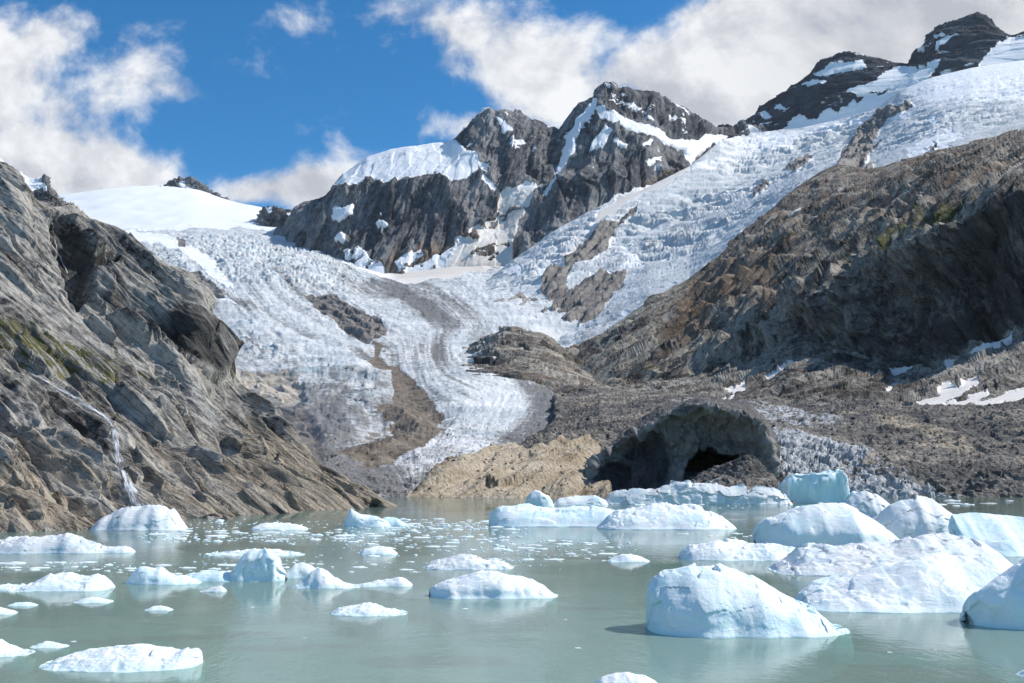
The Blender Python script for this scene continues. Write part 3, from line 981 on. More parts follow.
zone = .45 + .55 * e.mask([(500, 300), (560, 240), (690, 180), (745, 150), (860, 120), (840, 160), (760, 220), (680, 275), (620, 270), (640, 240), (560, 270)], 14)
zone = np.maximum(zone, .75 * e.mask([(880, 160), (910, 110), (1000, 75), (1130, 60), (1130, 110), (1000, 125)], 14)) * (1 - .5 * upper)
h = icew * zone * scale * (.35 + .9 * sstep(-.25, .35, fbm(V / 420, 3, .5, 233))) * (-18 * (ser - .3) + 4 * (ser2 - .17) + 2.2 * fbm(V / (22 * scale[..., None]), 4, .6, 230))
h += 1.2 * icew * (facet(V / 13.0, 231) - .17)
hr = rock_disp(V, 130, bedvec((560, 310, 1600), (625, 275, 1900), R(50)), 24, 240)
h += rock * (hr + 6)
h += 22 * icew * sstep(290, 318, py) * sstep(470, 440, px)*0
e.push(h * sstep(1.0, 1.05, e.ks))
e.A = dict(snow=snow, old=snowp * .9, rock=rock, tan=.12 + .5 * e.mask([(482, 308), (498, 302), (545, 300), (550, 312), (505, 330)], 4), moraine=np.zeros_like(px), dirt=dirt, crev=np.clip((ser - .5) * 2.4, 0, 1) * icew * zone * (1 - upper * .8))
tag(e.build('glacier', M_gr), 'steep white crevassed icefall tumbling down from the upper right', 'glacier', 'structure')

# ---------------- brown hill at the foot of the icefall
b = Ground([
    [(430, 385, 1500), (500, 370, 1700), (600, 375, 1600)],
    [(430, 384, 1300), (445, 372, 1320), (458, 358, 1340), (472, 346, 1360), (485, 339, 1370), (498, 333, 1370), (512, 329, 1370), (530, 331, 1370), (546, 334, 1370), (560, 348, 1340), (575, 362, 1300), (600, 378, 1200)],
    [(430, 386, 1150), (460, 368, 1150), (490, 356, 1160), (530, 352, 1160), (560, 362, 1140), (600, 384, 1100)],
    [(430, 392, 1000), (470, 376, 1000), (520, 380, 980), (560, 390, 960), (600, 394, 940)],
    [(430, 410, 900), (600, 415, 880)],
], 430, 600, 260, dens=1.7, smooth_d=5)
b.wob(4, 14, 251)
z = np.zeros_like(b.px)
h = rock_disp(b.V, 70, (.3, .3, 1), 13, 252, fac=.8)
b.push(h)
b.A = dict(snow=.62 * b.masks([[(466, 366), (478, 348), (488, 338), (486, 352), (474, 368)], [(540, 362), (552, 368), (548, 374)], [(490, 360), (500, 352), (498, 364)]], 2.5), old=z + .9, tan=.42 + z, dark=z + .12, grass=z)
tag(b.build('hill', M_right), 'rounded brown debris hill below the foot of the icefall', 'hill', 'structure')

# ---------------- right-hand mountain with the shadowed cliff
T_ = [(530, 386, 1260), (545, 366, 1330), (559, 354, 1400), (580, 347, 1430), (603, 335, 1450), (648, 301, 1550), (690, 280, 1610), (720, 256, 1660), (742, 234, 1710), (770, 210, 1780), (797, 187, 1850), (820, 172, 1900), (838, 164, 1940), (852, 166, 1950), (870, 170, 1920), (885, 166, 1900), (905, 160, 1880), (937, 150, 1850), (960, 146, 1830), (981, 140, 1820), (1024, 131, 1800), (1160, 110, 1780)]
r = Ground([
    [(p[0], p[1] + 40, p[2] + 300) for p in T_], T_,
    [(530, 387, 1210), (600, 361, 1210), (650, 345, 1210), (700, 318, 1260), (750, 286, 1220), (790, 262, 1240), (811, 258, 1210), (845, 244, 1150), (893, 226, 1060), (934, 206, 940), (961, 196, 930), (1024, 168, 910), (1160, 118, 890)],
    [(530, 388, 1160), (600, 373, 1130), (650, 364, 1060), (700, 345, 1100), (750, 322, 1080), (780, 306, 1045), (800, 294, 1005), (811, 289, 985), (828, 287, 955), (845, 284, 925), (865, 268, 890), (893, 251, 858), (915, 241, 832), (934, 233, 818), (961, 221, 800), (995, 199, 788), (1024, 189, 780), (1160, 140, 760)],
    [(530, 388.5, 1100), (600, 385, 1060), (650, 383, 1020), (700, 378, 1010), (756, 362, 1000), (775, 350, 990), (790, 336, 980), (811, 338, 935), (845, 350, 872), (893, 374, 805), (920, 370, 780), (947, 362, 768), (985, 348, 755), (1024, 335, 748), (1160, 300, 725)],
    [(530, 390, 1050), (600, 393, 960), (650, 397, 850), (700, 401, 750), (756, 403, 670), (800, 405, 610), (860, 408, 550), (920, 414, 500), (1024, 408, 480), (1160, 402, 440)],
    [(530, 410, 1000), (600, 412, 930), (700, 420, 720), (800, 425, 590), (860, 428, 530), (920, 434, 485), (1024, 430, 460), (1160, 425, 430)],
], 530, 1160, 860, dens=1.5, smooth_d=7, mins=[6, 200, 50, 40, 40, 8])
r.wob(5, 18, 411)
V = r.V
px, py, ks = r.px, r.py, r.ks
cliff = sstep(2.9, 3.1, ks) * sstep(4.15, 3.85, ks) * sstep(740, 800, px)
scree = sstep(3.9, 4.15, ks)
tanr = .22 + .30 * sstep(640, 700, px) * sstep(2.6, 1.8, ks) * (1 - cliff) + .3 * r.mask([(640, 330), (700, 290), (760, 260), (800, 300), (740, 340), (660, 372)], 15) - .2 * cliff
dark = .02 + (.44 + .12 * sstep(840, 920, px)) * cliff + .35 * r.masks([[(690, 300), (740, 255), (790, 245), (790, 290), (740, 310)], [(620, 350), (680, 318), (690, 345), (640, 385), (600, 380)]], 10)  # dark wet cliff rock, blackened further to deepen the shade on the wall
grass = 1.0 * r.masks([[(855, 268), (890, 238), (935, 212), (955, 205), (930, 228), (890, 250)], [(840, 262), (860, 248), (868, 252), (850, 266)], [(900, 225), (950, 200), (965, 205), (940, 220)], [(770, 250), (800, 240), (790, 250)]], 6)
snow = r.masks([
    [(904, 409), (916, 402), (938, 395), (940, 385), (946, 381), (958, 386), (972, 380), (980, 378), (972, 388), (958, 398), (940, 404), (918, 411)],
    [(944, 364), (950, 359), (972, 354), (1000, 342), (1014, 335), (1006, 344), (980, 356), (958, 362), (948, 370)],
    [(940, 404), (965, 398), (985, 387), (990, 392), (975, 400), (1000, 398), (1030, 386), (1060, 380), (1060, 392), (1000, 404), (960, 406)],
    [(868, 376), (880, 372), (876, 380)], [(890, 370), (918, 366), (912, 373), (895, 376)], [(880, 388), (900, 380), (905, 376), (890, 392)],
    [(764, 376), (790, 364), (806, 357), (790, 368), (768, 381)], [(724, 392), (745, 381), (752, 380), (735, 394)], [(720, 400), (735, 396), (732, 402)],
    [(788, 216), (806, 206), (802, 211), (790, 218)]], 1.6)
amp = np.interp(ks, [0, 1, 2, 3, 4, 5, 6], [11, 11, 16, 18, 13, 1.5, 1.5])
hr = rock_disp(V, 95, BED_R, 1.0, 412, fac=1.1, led=1.1)
hc = rock_disp(V * np.array([1, 1, .55]), 70, (.8, .3, .3), 1.0, 431, fac=1.5, led=.7)
# vertical ribs and gullies on the shadowed wall
ribs = ridged(np.stack([V[..., 0] / 48, V[..., 1] / 90, V[..., 2] / 260], -1), 4, .55, 441) - .45
mid = sstep(3.1, 3.4, ks) * sstep(4.0, 3.7, ks)
h = amp * (hr * (1 - cliff) + hc * cliff) + 48 * ribs * cliff * mid
h *= (1 - .9 * snow)
# cliff bands on the lower nose
h += 15 * (ledge((V[..., 2] + 25 * fbm(V / 120, 3, .5, 450)) / 55) - .5) * (1 - cliff) * sstep(1.0, 1.6, ks) * sstep(4.2, 3.6, ks)
h *= sstep(1.0, 1.15, ks) * .9 + .1
r.push(h)
r.push(1.6 * facet(V / 6, 460) * scree * (1 - snow))
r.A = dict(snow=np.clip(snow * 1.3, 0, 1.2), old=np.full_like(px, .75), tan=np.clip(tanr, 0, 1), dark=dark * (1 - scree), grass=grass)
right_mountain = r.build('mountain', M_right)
tag(right_mountain, 'broad brown rock mountainside with a shadowed black cliff on the right', 'mountain', 'structure')

# ---------------- moraine plain and lake shore (right and middle)
mo = Ground([
    [(400, 493, 330), (414, 484, 395), (440, 464, 450), (480, 452, 480), (520, 440, 540), (546, 422, 640), (556, 394, 1000), (600, 388, 1020), (650, 392, 900), (700, 396, 790), (756, 398, 710), (800, 399, 650), (860, 402, 585), (920, 408, 530), (1024, 402, 500), (1160, 396, 470)],
    [(400, 494, 322), (414, 487, 370), (440, 467, 420), (480, 455, 448), (520, 445, 480), (546, 431, 530), (556, 412, 640), (600, 402, 740), (650, 403, 680), (700, 408, 600), (756, 410, 560), (800, 412, 530), (860, 416, 490), (920, 422, 455), (1024, 418, 430), (1160, 414, 415)],
    [(400, 495, 314), (414, 490, 340), (440, 472, 375), (480, 460, 395), (520, 451, 415), (546, 440, 440), (600, 428, 450), (640, 426, 440), (700, 428, 420), (770, 430, 410), (860, 443, 400), (1024, 444, 375), (1160, 444, 365)],
    [(400, 498, 304), (414, 496, 312), (440, 482, 330), (480, 472, 345), (540, 462, 355), (600, 462, 360), (700, 470, 350), (770, 468, 335), (860, 470, 335), (950, 474, 325), (1024, 476, 320), (1160, 476, 320)],
    [(400, 498.5, 300), (440, 499, 298), (540, 499, 298), (600, 499, 298), (770, 498, 303), (860, 498, 303), (960, 497.5, 304), (1024, 497.5, 304), (1160, 497.5, 304)],
    [(400, 520, 285), (1160, 518, 285)],
], 400, 1160, 860, dens=2.0, smooth_d=8, mins=[60, 60, 70, 50, 8])
mo.wob(4, 16, 511)
V = mo.V
px, py, ks = mo.px, mo.py, mo.ks
tan = np.maximum(.95 * mo.mask([(400, 500), (412, 494), (440, 464), (470, 462), (500, 454), (545, 450), (590, 443), (602, 452), (596, 468), (604, 482), (612, 494), (604, 505), (400, 510)], 5),
                 .5 * mo.masks([[(570, 402), (600, 396), (620, 402), (590, 412), (565, 420)], [(540, 385), (600, 390), (680, 395), (650, 402), (560, 396)], [(740, 398), (900, 410), (980, 440), (960, 456), (860, 420), (740, 406)]], 8))
tan = np.maximum(tan, .45 * mo.masks([[(860, 428), (960, 440), (1000, 446), (990, 462), (900, 446)], [(1000, 425), (1100, 420), (1100, 440), (1000, 445)]], 8))
tan = np.maximum(tan, .28 * sstep(3.0, 2.0, ks))
iceA = 1.0 * mo.masks([[(760, 426), (780, 428), (830, 440), (850, 452), (838, 475), (800, 484), (770, 484), (760, 455)], [(796, 488), (830, 474), (880, 478), (930, 490), (975, 498), (800, 503)], [(842, 448), (862, 444), (874, 452), (862, 470), (848, 466)]], 7)
iceA = np.maximum(iceA, .5 * mo.mask([(790, 432), (850, 440), (900, 462), (960, 490), (960, 500), (800, 500)], 14))
iceA = np.maximum(iceA, .62 * mo.mask([(640, 408), (700, 399), (800, 404), (860, 428), (800, 432), (700, 412)], 7))
BED_T = bedvec((430, 492, 305), (560, 448, 400), R(-50))
hb = rock_disp(V, 40, BED_T, 6.5, 512, fac=.9, led=.7)
tz = sstep(.3, .7, tan) * sstep(1.5, 2.4, ks)
h = tz * (hb + 2)
h += (1 - tz) * (5 * fbm(V / 38, 5, .55, 513) + 1.5 * (facet(V / 5.0, 514) - .17) + .6 * facet(V / 1.9, 515))
iz = sstep(.35, .7, iceA) * sstep(2.0, 2.6, ks)
h += iz * (2.8 * (facet(V / 9.0, 516) - .1) + 1.5 * facet(V / 3.2, 517))
h *= (sstep(0, .2, ks) * sstep(4.6, 3.7, ks) * .92 + .08) * (.15 + .85 * sstep(400, 455, px))
mo.push(h)
mo.A = dict(tan=tan, ice=iceA, snow=np.zeros_like(px))
moraine = mo.build('terrain', M_grav)
tag(moraine, 'dark gravel moraine with tan bedrock along the far lake shore', 'moraine', 'structure')

# ---------------- glacier snout with the ice cave
m_cliff, t = new_mat('snout_ice')
p = t.pos()
ver = t.noise(t.mapping(p, (0, 0, 0), (1, 1, .22)), .22, 7, .66, .6)
n1 = t.noise(p, .06, 6, .6, .4)
nf = t.noise(p, .9, 6, .75)
v = t.math('ADD', t.math('ADD', t.math('MULTIPLY', ver, .5), t.math('MULTIPLY', n1, .35)), t.math('MULTIPLY', nf, .2))
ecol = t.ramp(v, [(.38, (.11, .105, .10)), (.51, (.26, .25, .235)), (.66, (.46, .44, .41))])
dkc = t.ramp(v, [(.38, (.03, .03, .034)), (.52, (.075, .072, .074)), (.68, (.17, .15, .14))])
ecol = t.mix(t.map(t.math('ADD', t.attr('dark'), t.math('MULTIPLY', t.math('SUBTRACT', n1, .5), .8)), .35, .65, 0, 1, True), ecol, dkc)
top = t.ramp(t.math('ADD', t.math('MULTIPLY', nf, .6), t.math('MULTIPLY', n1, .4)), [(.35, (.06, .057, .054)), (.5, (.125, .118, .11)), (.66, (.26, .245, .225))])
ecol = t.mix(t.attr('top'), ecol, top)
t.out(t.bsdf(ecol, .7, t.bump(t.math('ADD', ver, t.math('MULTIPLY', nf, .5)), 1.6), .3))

rim = [(590, 468, 316), (596, 459, 316), (606, 450, 316), (619, 442, 316), (630, 436, 315), (640, 431, 314), (653, 423, 313), (666, 415, 312), (675, 411, 311), (683, 408.5, 310), (692, 406, 309), (700, 404.6, 308), (709, 405.5, 307), (717, 408, 306), (726, 409.5, 305), (735, 412.5, 304), (744, 415, 303), (752, 418, 303), (758, 422, 302), (762.6, 426.5, 302), (767, 437, 302), (771, 450, 302), (776, 468, 302)]
c = Ground([
    [(585, 478, 380), (619, 440, 430), (660, 408, 520), (700, 399, 560), (750, 404, 480), (780, 440, 400)],
    [(585, 470, 335), (619, 441, 345), (660, 414, 355), (700, 402, 360), (735, 408, 352), (760, 422, 340), (776, 458, 318)],
    rim,
    [(590, 474, 314), (619, 452, 318), (650, 436, 318), (683, 424, 317), (700, 420, 316), (720, 421, 314), (740, 426, 310), (755, 434, 306), (767, 448, 303), (776, 472, 300)],
    [(590, 484, 312), (605, 478, 313), (640, 466, 317), (683, 458, 320), (709, 455, 320), (735, 456, 314), (755, 462, 307), (776, 480, 301)],
    [(590, 500, 300), (612, 496, 303), (650, 494, 306), (700, 492, 308), (740, 490, 306), (760, 492, 302), (776, 498, 298)],
    [(585, 515, 298), (780, 515, 298)],
], 585, 780, 420, dens=2.6, smooth_d=3)
c.wob(2.5, 10, 611)
V = c.V
px, py, ks = c.px, c.py, c.ks
hole = c.masks([[(682, 486), (686, 474), (692, 460), (700, 450), (709, 446), (718, 450), (724, 457), (732, 459), (738, 456), (738, 470), (720, 490)]], 1.6)
low_l = c.mask([(598, 470), (606, 462), (640, 470), (640, 498), (606, 498)], 4)
face = sstep(1.95, 2.1, ks)
h = face * (2.2 * (ridged(V * np.array([1, 1, .4]) / 9, 4, .55, 612) - .4) + 3.4 * (facet(V * np.array([1, 1, .6]) / 7.5, 613) - .17) + 3.2 * fbm(V / 20, 3, .5, 618) + 1.3 * facet(V / 3, 614) + .8 * fbm(V / 2.2, 3, .6, 615))
h += (1 - face) * (2.2 * fbm(V / 12, 4, .55, 616) + .9 * facet(V / 3.5, 619))
c.push(h)
V2 = c.V
V2[..., 1] += 60 * hole + 3 * low_l
V2[..., 0] += 60 * hole * (V2[..., 0] / V2[..., 1])
c.V = V2
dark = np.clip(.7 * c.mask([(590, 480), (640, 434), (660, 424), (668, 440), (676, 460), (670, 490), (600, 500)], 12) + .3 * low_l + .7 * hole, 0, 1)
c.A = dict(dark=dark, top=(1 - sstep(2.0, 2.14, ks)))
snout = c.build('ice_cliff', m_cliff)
tag(snout, 'dark overhanging glacier snout with an arched ice cave above the lake', 'ice cliff')

# gravel mound and white icy ledge in front of the cave
md = Ground([
    [(655, 506, 300), (700, 492, 300), (747, 470, 300), (795, 504, 300)],
    [(655, 505, 262), (670, 496, 264), (684, 486, 268), (700, 475, 270), (715, 467, 271), (730, 461, 271), (740, 458, 270), (747, 456.5, 270), (754, 459, 270), (762, 465, 270), (772, 476, 268), (782, 488, 262), (790, 500, 250), (795, 505, 246)],
    [(655, 506, 252), (690, 490, 260), (720, 480, 262), (747, 476, 262), (770, 486, 260), (795, 506, 245)],
    [(655, 507, 245), (690, 500, 248), (747, 497, 249), (795, 507, 243)],
    [(655, 520, 238), (795, 520, 238)],
], 655, 795, 250, dens=2.6, smooth_d=3)
md.wob(2, 9, 621)
h = .9 * fbm(md.V / 5, 5, .6, 622) + .7 * (facet(md.V / 1.6, 623) - .17)
md.push(h)
md.A = dict(tan=.33 + 0 * h, ice=.22 + .35 * md.mask([(660, 500), (690, 486), (726, 474), (720, 486), (780, 492), (785, 505)], 5), snow=0 * h)
mound = md.build('mound', M_grav)
tag(mound, 'conical grey gravel mound in front of the ice cave', 'mound', 'structure')

# ---------------- left-hand mountain
Sk = [(-300, -20, 370), (-130, 85, 335), (-60, 128, 325), (0, 163, 312), (10, 168, 311), (18, 174, 310), (24, 181, 309), (31, 197, 306), (38, 202, 306), (44, 205, 307), (58, 210, 311), (73, 215, 315), (88, 223, 318), (103, 232, 320), (120, 242, 320), (137, 252, 320), (152, 260, 319), (165, 268, 317), (178, 276, 314), (191, 284, 310), (195, 297, 304), (200, 312, 299), (208, 322, 296), (214, 332, 293), (219, 342, 290), (222, 350, 287), (230, 366, 283), (239, 384, 278),
      (250, 393, 274), (262, 401, 270), (272, 411, 266), (284, 422, 261), (297, 441, 254), (310, 456, 249), (325, 468, 245), (340, 477, 241), (352, 486, 237), (365, 494, 233), (378, 500, 230), (388, 504, 228), (402, 507, 226)]
l = Ground([
    [(p[0], p[1] + 60, p[2] + 170) for p in Sk], [(p[0], p[1] + 6, p[2] + 22) for p in Sk], Sk,
    [(-300, 190, 262), (-130, 240, 255), (-60, 255, 255), (0, 275, 255), (50, 296, 258), (100, 318, 262), (150, 338, 265), (191, 352, 264), (222, 388, 262), (250, 415, 258), (284, 440, 249), (320, 475, 240), (340, 482, 236), (365, 496, 231), (402, 508, 225)],
    [(-300, 380, 165), (-130, 400, 180), (-60, 405, 182), (0, 410, 188), (50, 415, 194), (100, 422, 203), (150, 430, 212), (200, 440, 220), (250, 456, 224), (300, 474, 222), (340, 491, 225), (365, 499, 226), (402, 509, 223)],
    [(-300, 478, 126), (-130, 480, 145), (0, 482, 152), (100, 482, 168), (200, 482, 188), (260, 486, 200), (320, 497, 209), (365, 503, 219), (402, 510, 220)],
    [(-300, 562, 97), (-130, 541, 117), (0, 531, 131), (100, 524, 147), (200, 517, 168), (300, 511, 194), (385, 506, 222), (402, 511, 218)],
    [(-300, 640, 78), (-130, 590, 100), (0, 575, 112), (200, 545, 150), (402, 525, 205)],
], -300, 402, 1080, dens=1.7, smooth_d=6)
l.wob(6, 20, 711)
V = l.V
px, py, ks = l.px, l.py, l.ks
butt = l.mask([(62, 208), (100, 228), (195, 282), (204, 315), (224, 350), (226, 378), (205, 376), (176, 352), (150, 345), (128, 335), (104, 312), (92, 296), (84, 262), (74, 240)], 3)
gully = l.masks([[(48, 210), (62, 214), (76, 238), (86, 262), (92, 300), (82, 305), (70, 300), (64, 270), (54, 240)], [(86, 264), (110, 268), (112, 277), (92, 278)]], 3)
slab = l.mask([(-20, 275), (30, 290), (60, 305), (85, 320), (110, 345), (118, 360), (80, 345), (40, 330), (-20, 300)], 8)
grass = .58 * l.masks([[(-20, 322), (0, 312), (30, 322), (60, 338), (70, 345), (100, 352), (130, 355), (152, 366), (158, 380), (140, 384), (120, 388), (100, 398), (70, 385), (40, 366), (0, 358), (-20, 356)],
                       [(84, 312), (96, 322), (112, 340), (104, 344), (90, 328)], [(-10, 375), (20, 385), (30, 396), (0, 392)]], 8)
grass += .12 * sstep(300, 330, py) * sstep(440, 400, py) * sstep(200, 120, px)
tanl = .30 + .28 * sstep(380, 470, py) + .25 * l.mask([(100, 228), (195, 282), (190, 290), (100, 240)], 6) + .3 * l.masks([[(250, 420), (300, 445), (400, 510), (300, 515), (240, 470)], [(-30, 470), (40, 480), (100, 520), (-30, 535)]], 15) - .25 * slab
dark = .42 * butt + .6 * gully - .3 * slab + .3 * l.masks([[(104, 300), (150, 330), (200, 330), (222, 372), (190, 364), (150, 340), (110, 320)], [(-20, 230), (30, 250), (60, 280), (90, 310), (60, 300), (-20, 270)]], 10) + .35 * l.masks([[(20, 450), (60, 440), (90, 430), (96, 445), (60, 470), (20, 468)], [(150, 430), (190, 440), (200, 465), (170, 460)]], 8)
wet = 1 - sstep(2.5, 7, line_d(l.wx, l.wy, [(24, 370), (62, 391), (100, 414), (113, 428), (118, 456), (126, 480), (143, 512)]))
dark = dark + .35 * wet
# water-streaked band beside the fall
hr = rock_disp(V, 34, BED_L, 1.0, 712, fac=1.0, led=1.25)
amp = np.interp(ks, [0, 1, 2, 3, 4, 5, 6, 7], [3.2, 3.2, 3.2, 4.5, 4.4, 4.0, 3.0, 2])
amp = amp * (.12 + .88 * sstep(402, 355, px)) * (1 - .55 * slab) * (1 - .25 * grass) * np.clip(1.15 - .35 * sstep(230, 380, px), .6, 1.2)
fade = .45 + .55 * sstep(0, .25, np.abs(ks - 2))
h = amp * hr * fade + 4.5 * butt * sstep(2.05, 2.25, ks) - 6 * gully
# a big overhanging band low on the buttress
tipf = sstep(395, 330, px)
h += 2.6 * tipf * (ledge((V @ np.array([.5, .45, .74]) + 4 * fbm(V / 30, 3, .5, 720)) / 17) - .5) * sstep(2.2, 2.6, ks) * sstep(6.4, 5.8, ks)
l.push(h)
l.A = dict(snow=np.zeros_like(px), old=np.zeros_like(px), tan=np.clip(tanl, 0, 1), dark=np.clip(dark, 0, 1), grass=grass)
left_mountain = l.build('mountain', M_left)
tag(left_mountain, 'near grey and tan rock slope with grass patches rising on the left', 'mountain', 'structure')
print('land', round(time.time() - T0, 1))


# ---------------- waterfall, draped on the left slope
def bvh_of(o):
    me = o.data
    co = np.empty(len(me.vertices) * 3, np.float32)
    me.vertices.foreach_get('co', co)
    fi = np.empty(len(me.polygons) * 4, np.int32)
    me.polygons.foreach_get('vertices', fi)
    return BVHTree.FromPolygons(co.reshape(-1, 3).tolist(), fi.reshape(-1, 4).tolist())


bl = bvh_of(left_mountain)
m_fall, t = new_mat('falling_water')
fvec = t.comb(t.math('MULTIPLY', t.attr('across'), 2.2), t.math('MULTIPLY', t.attr('along'), .22), 0.)
fw = t.noise(fvec, 1.0, 5, .7, .4)
fc = t.mix(t.map(fw, .4, .6), (.55, .57, .58), (.86, .87, .88))
wat = t.bsdf(fc, .5, None, .3)
trn = t.n.new('ShaderNodeBsdfTransparent')
mxw = t.n.new('ShaderNodeMixShader')
t.put(mxw.inputs[0], t.map(t.math('ADD', fw, t.math('MULTIPLY', t.attr('edge'), -.30)), .30, .55, 0, 1, True))
t.l.new(trn.outputs[0], mxw.inputs[1])
t.l.new(wat, mxw.inputs[2])
t.out(mxw.outputs[0])


def drape(pts, w, lift, seed, nseg=70):
    pts = np.asarray(pts, float)
    s = np.r_[0, np.cumsum(np.hypot(*np.diff(pts, axis=0).T))]
    u = np.linspace(0, s[-1], nseg)
    X, Y = np.interp(u, s, pts[:, 0]), np.interp(u, s, pts[:, 1])
    C = []
    for x, y in zip(X, Y):
        d = Vector([float(q) for q in ray(x, y)]).normalized()
        hit = bl.ray_cast(Vector((0, 0, CAMZ)), d)
        if hit[0] is not None:
            C.append((np.array(hit[0]), np.array(hit[1])))
    V, F = [], []
    AC, AL, ED = [], [], []
    al = 0.
    K = 10
    for i, (c, n) in enumerate(C):
        a = C[min(i + 2, len(C) - 1)][0] - C[max(i - 2, 0)][0]
        a /= np.linalg.norm(a) + 1e-9
        if n @ (np.array([0, 0, CAMZ]) - c) < 0:
            n = -n
        sd_ = np.cross(a, n)
        sd_ /= np.linalg.norm(sd_) + 1e-9
        n = np.cross(sd_, a)
        ff = i / max(1, len(C) - 1)
        ww = np.interp(ff, np.linspace(0, 1, len(w)), w) * (1 + .5 * float(perlin(np.array([i * .11, seed, 0.]))))
        al += float(np.linalg.norm(c - C[max(i - 1, 0)][0]))
        for k in range(K):
            an = 2 * math.pi * k / K
            off = sd_ * (math.cos(an) * ww) + n * (math.sin(an) * min(ww * .3, .18) + lift)
            V.append(c + off)
            AC.append(math.cos(an) * ww)
            AL.append(al)
            ED.append(abs(math.cos(an)) ** 2)
    for i in range(len(C) - 1):
        for k in range(K):
            a0, a1 = i * K + k, i * K + (k + 1) % K
            F.append((a0, a1, a1 + K, a0 + K))
    o = raw_mesh('waterfall', V, F, m_fall)
    for nm, vals in (('across', AC), ('along', AL), ('edge', ED)):
        o.data.attributes.new(nm, 'FLOAT', 'POINT').data.foreach_set('value', vals)
    return o


wf = drape([(24, 370), (45, 381), (62, 391), (78, 400), (90, 408), (100, 414), (109, 420), (113, 428), (116, 445), (118, 456), (121, 468), (126, 480), (131, 491), (138, 503), (143, 512)], [.15, .3, .45, .55, .65, .75, .9, 1.0], .05, 3.3, 110)
tag(wf, 'thin white waterfall running down the left slope to the lake', 'waterfall')
wf2 = drape([(50, 212), (53, 226), (55, 240), (58, 252), (63, 262), (68, 274)], [.12, .18, .22, .2], .3, 9.1, 40)
tag(wf2, 'faint thread of water falling down the dark gully high on the left slope', 'waterfall')

# ---------------- lake
m_w, t = new_mat('lake_water')
p = t.pos()
far = t.vmath('LENGTH', p)
r1 = t.noise(t.mapping(p, (0, 0, .3), (1, .55, 1)), 1.5, 4, .6, .3)
r2 = t.noise(p, 5.5, 3, .6)
r3 = t.noise(t.mapping(p, (0, 0, .1), (.5, 1, 1)), .07, 5, .6, .5)
hgt = t.math('ADD', t.math('MULTIPLY', r1, .55), t.math('MULTIPLY', r2, .16))
calm = t.map(r3, .40, .60, .30, 1.0, True)
hgt = t.math('MULTIPLY', hgt, calm)
nrm = t.bump(hgt, .045)
murk = t.n.new('ShaderNodeBsdfDiffuse')
t.put(murk.inputs[0], t.mix(t.map(t.noise(p, .025, 4, .5), .4, .6), (.41, .565, .47), (.45, .61, .53)))
tr = t.n.new('ShaderNodeBsdfTransparent')
tr.inputs[0].default_value = (.50, .88, .87, 1)
mx = t.n.new('ShaderNodeMixShader')
mx.inputs[0].default_value = .52
t.l.new(murk.outputs[0], mx.inputs[1])
t.l.new(tr.outputs[0], mx.inputs[2])
gl = t.n.new('ShaderNodeBsdfGlossy')
gl.inputs['Roughness'].default_value = .035
t.l.new(nrm, gl.inputs['Normal'])
fr = t.n.new('ShaderNodeFresnel')
fr.inputs[0].default_value = 1.33
t.l.new(nrm, fr.inputs['Normal'])
ms = t.n.new('ShaderNodeMixShader')
t.l.new(fr.outputs[0], ms.inputs[0])
t.l.new(mx.outputs[0], ms.inputs[1])
t.l.new(gl.outputs[0], ms.inputs[2])
t.out(ms.outputs[0])
lake = raw_mesh('lake', [(-900, -400, 0), (900, -400, 0), (900, 345, 0), (-900, 345, 0)], [(0, 1, 2, 3)], m_w)
tag(lake, 'calm milky green glacial lake dotted with floating ice', 'lake', 'structure')

m_bed, t = new_mat('lake_bed')
t.out(t.bsdf(t.mix(t.noise(t.pos(), .05, 5), (.16, .24, .21), (.22, .31, .28)), .9))
lb = raw_mesh('lake_bed_ground', [(-950, -450, -4), (950, -450, -4), (950, 350, -4), (-950, 350, -4)], [(0, 1, 2, 3)], m_bed)
tag(lb, 'pale silt bed under the lake', 'ground', 'structure')
m_gnd, t = new_mat('valley_ground')
t.out(t.bsdf(t.mix(t.noise(t.pos(), .004, 8, .65), (.07, .068, .06), (.22, .2, .17)), .95))
gr = raw_mesh('ground', [(-16000, -9000, -6), (16000, -9000, -6), (16000, 16000, -6), (-16000, 16000, -6)], [(0, 1, 2, 3)], m_gnd)
tag(gr, 'stony valley ground beyond the lake', 'ground', 'structure')

# ================================================================== ICE
M_ice = berg_mat('berg_white', (.895, .91, .90), (.70, .85, .88))
M_iceb = berg_mat('berg_pale_blue', (.875, .91, .91), (.66, .85, .89), bluebias=.05)
M_icet = berg_mat('berg_turquoise', (.82, .90, .91), (.60, .81, .86), bluebias=.10)
M_iced = berg_mat('berg_dusty', (.80, .80, .79), (.62, .72, .76), dirt=.35)
M_icev = berg_mat('berg_dirty', (.74, .73, .71), (.60, .66, .68), dirt=.75, scale=.5)


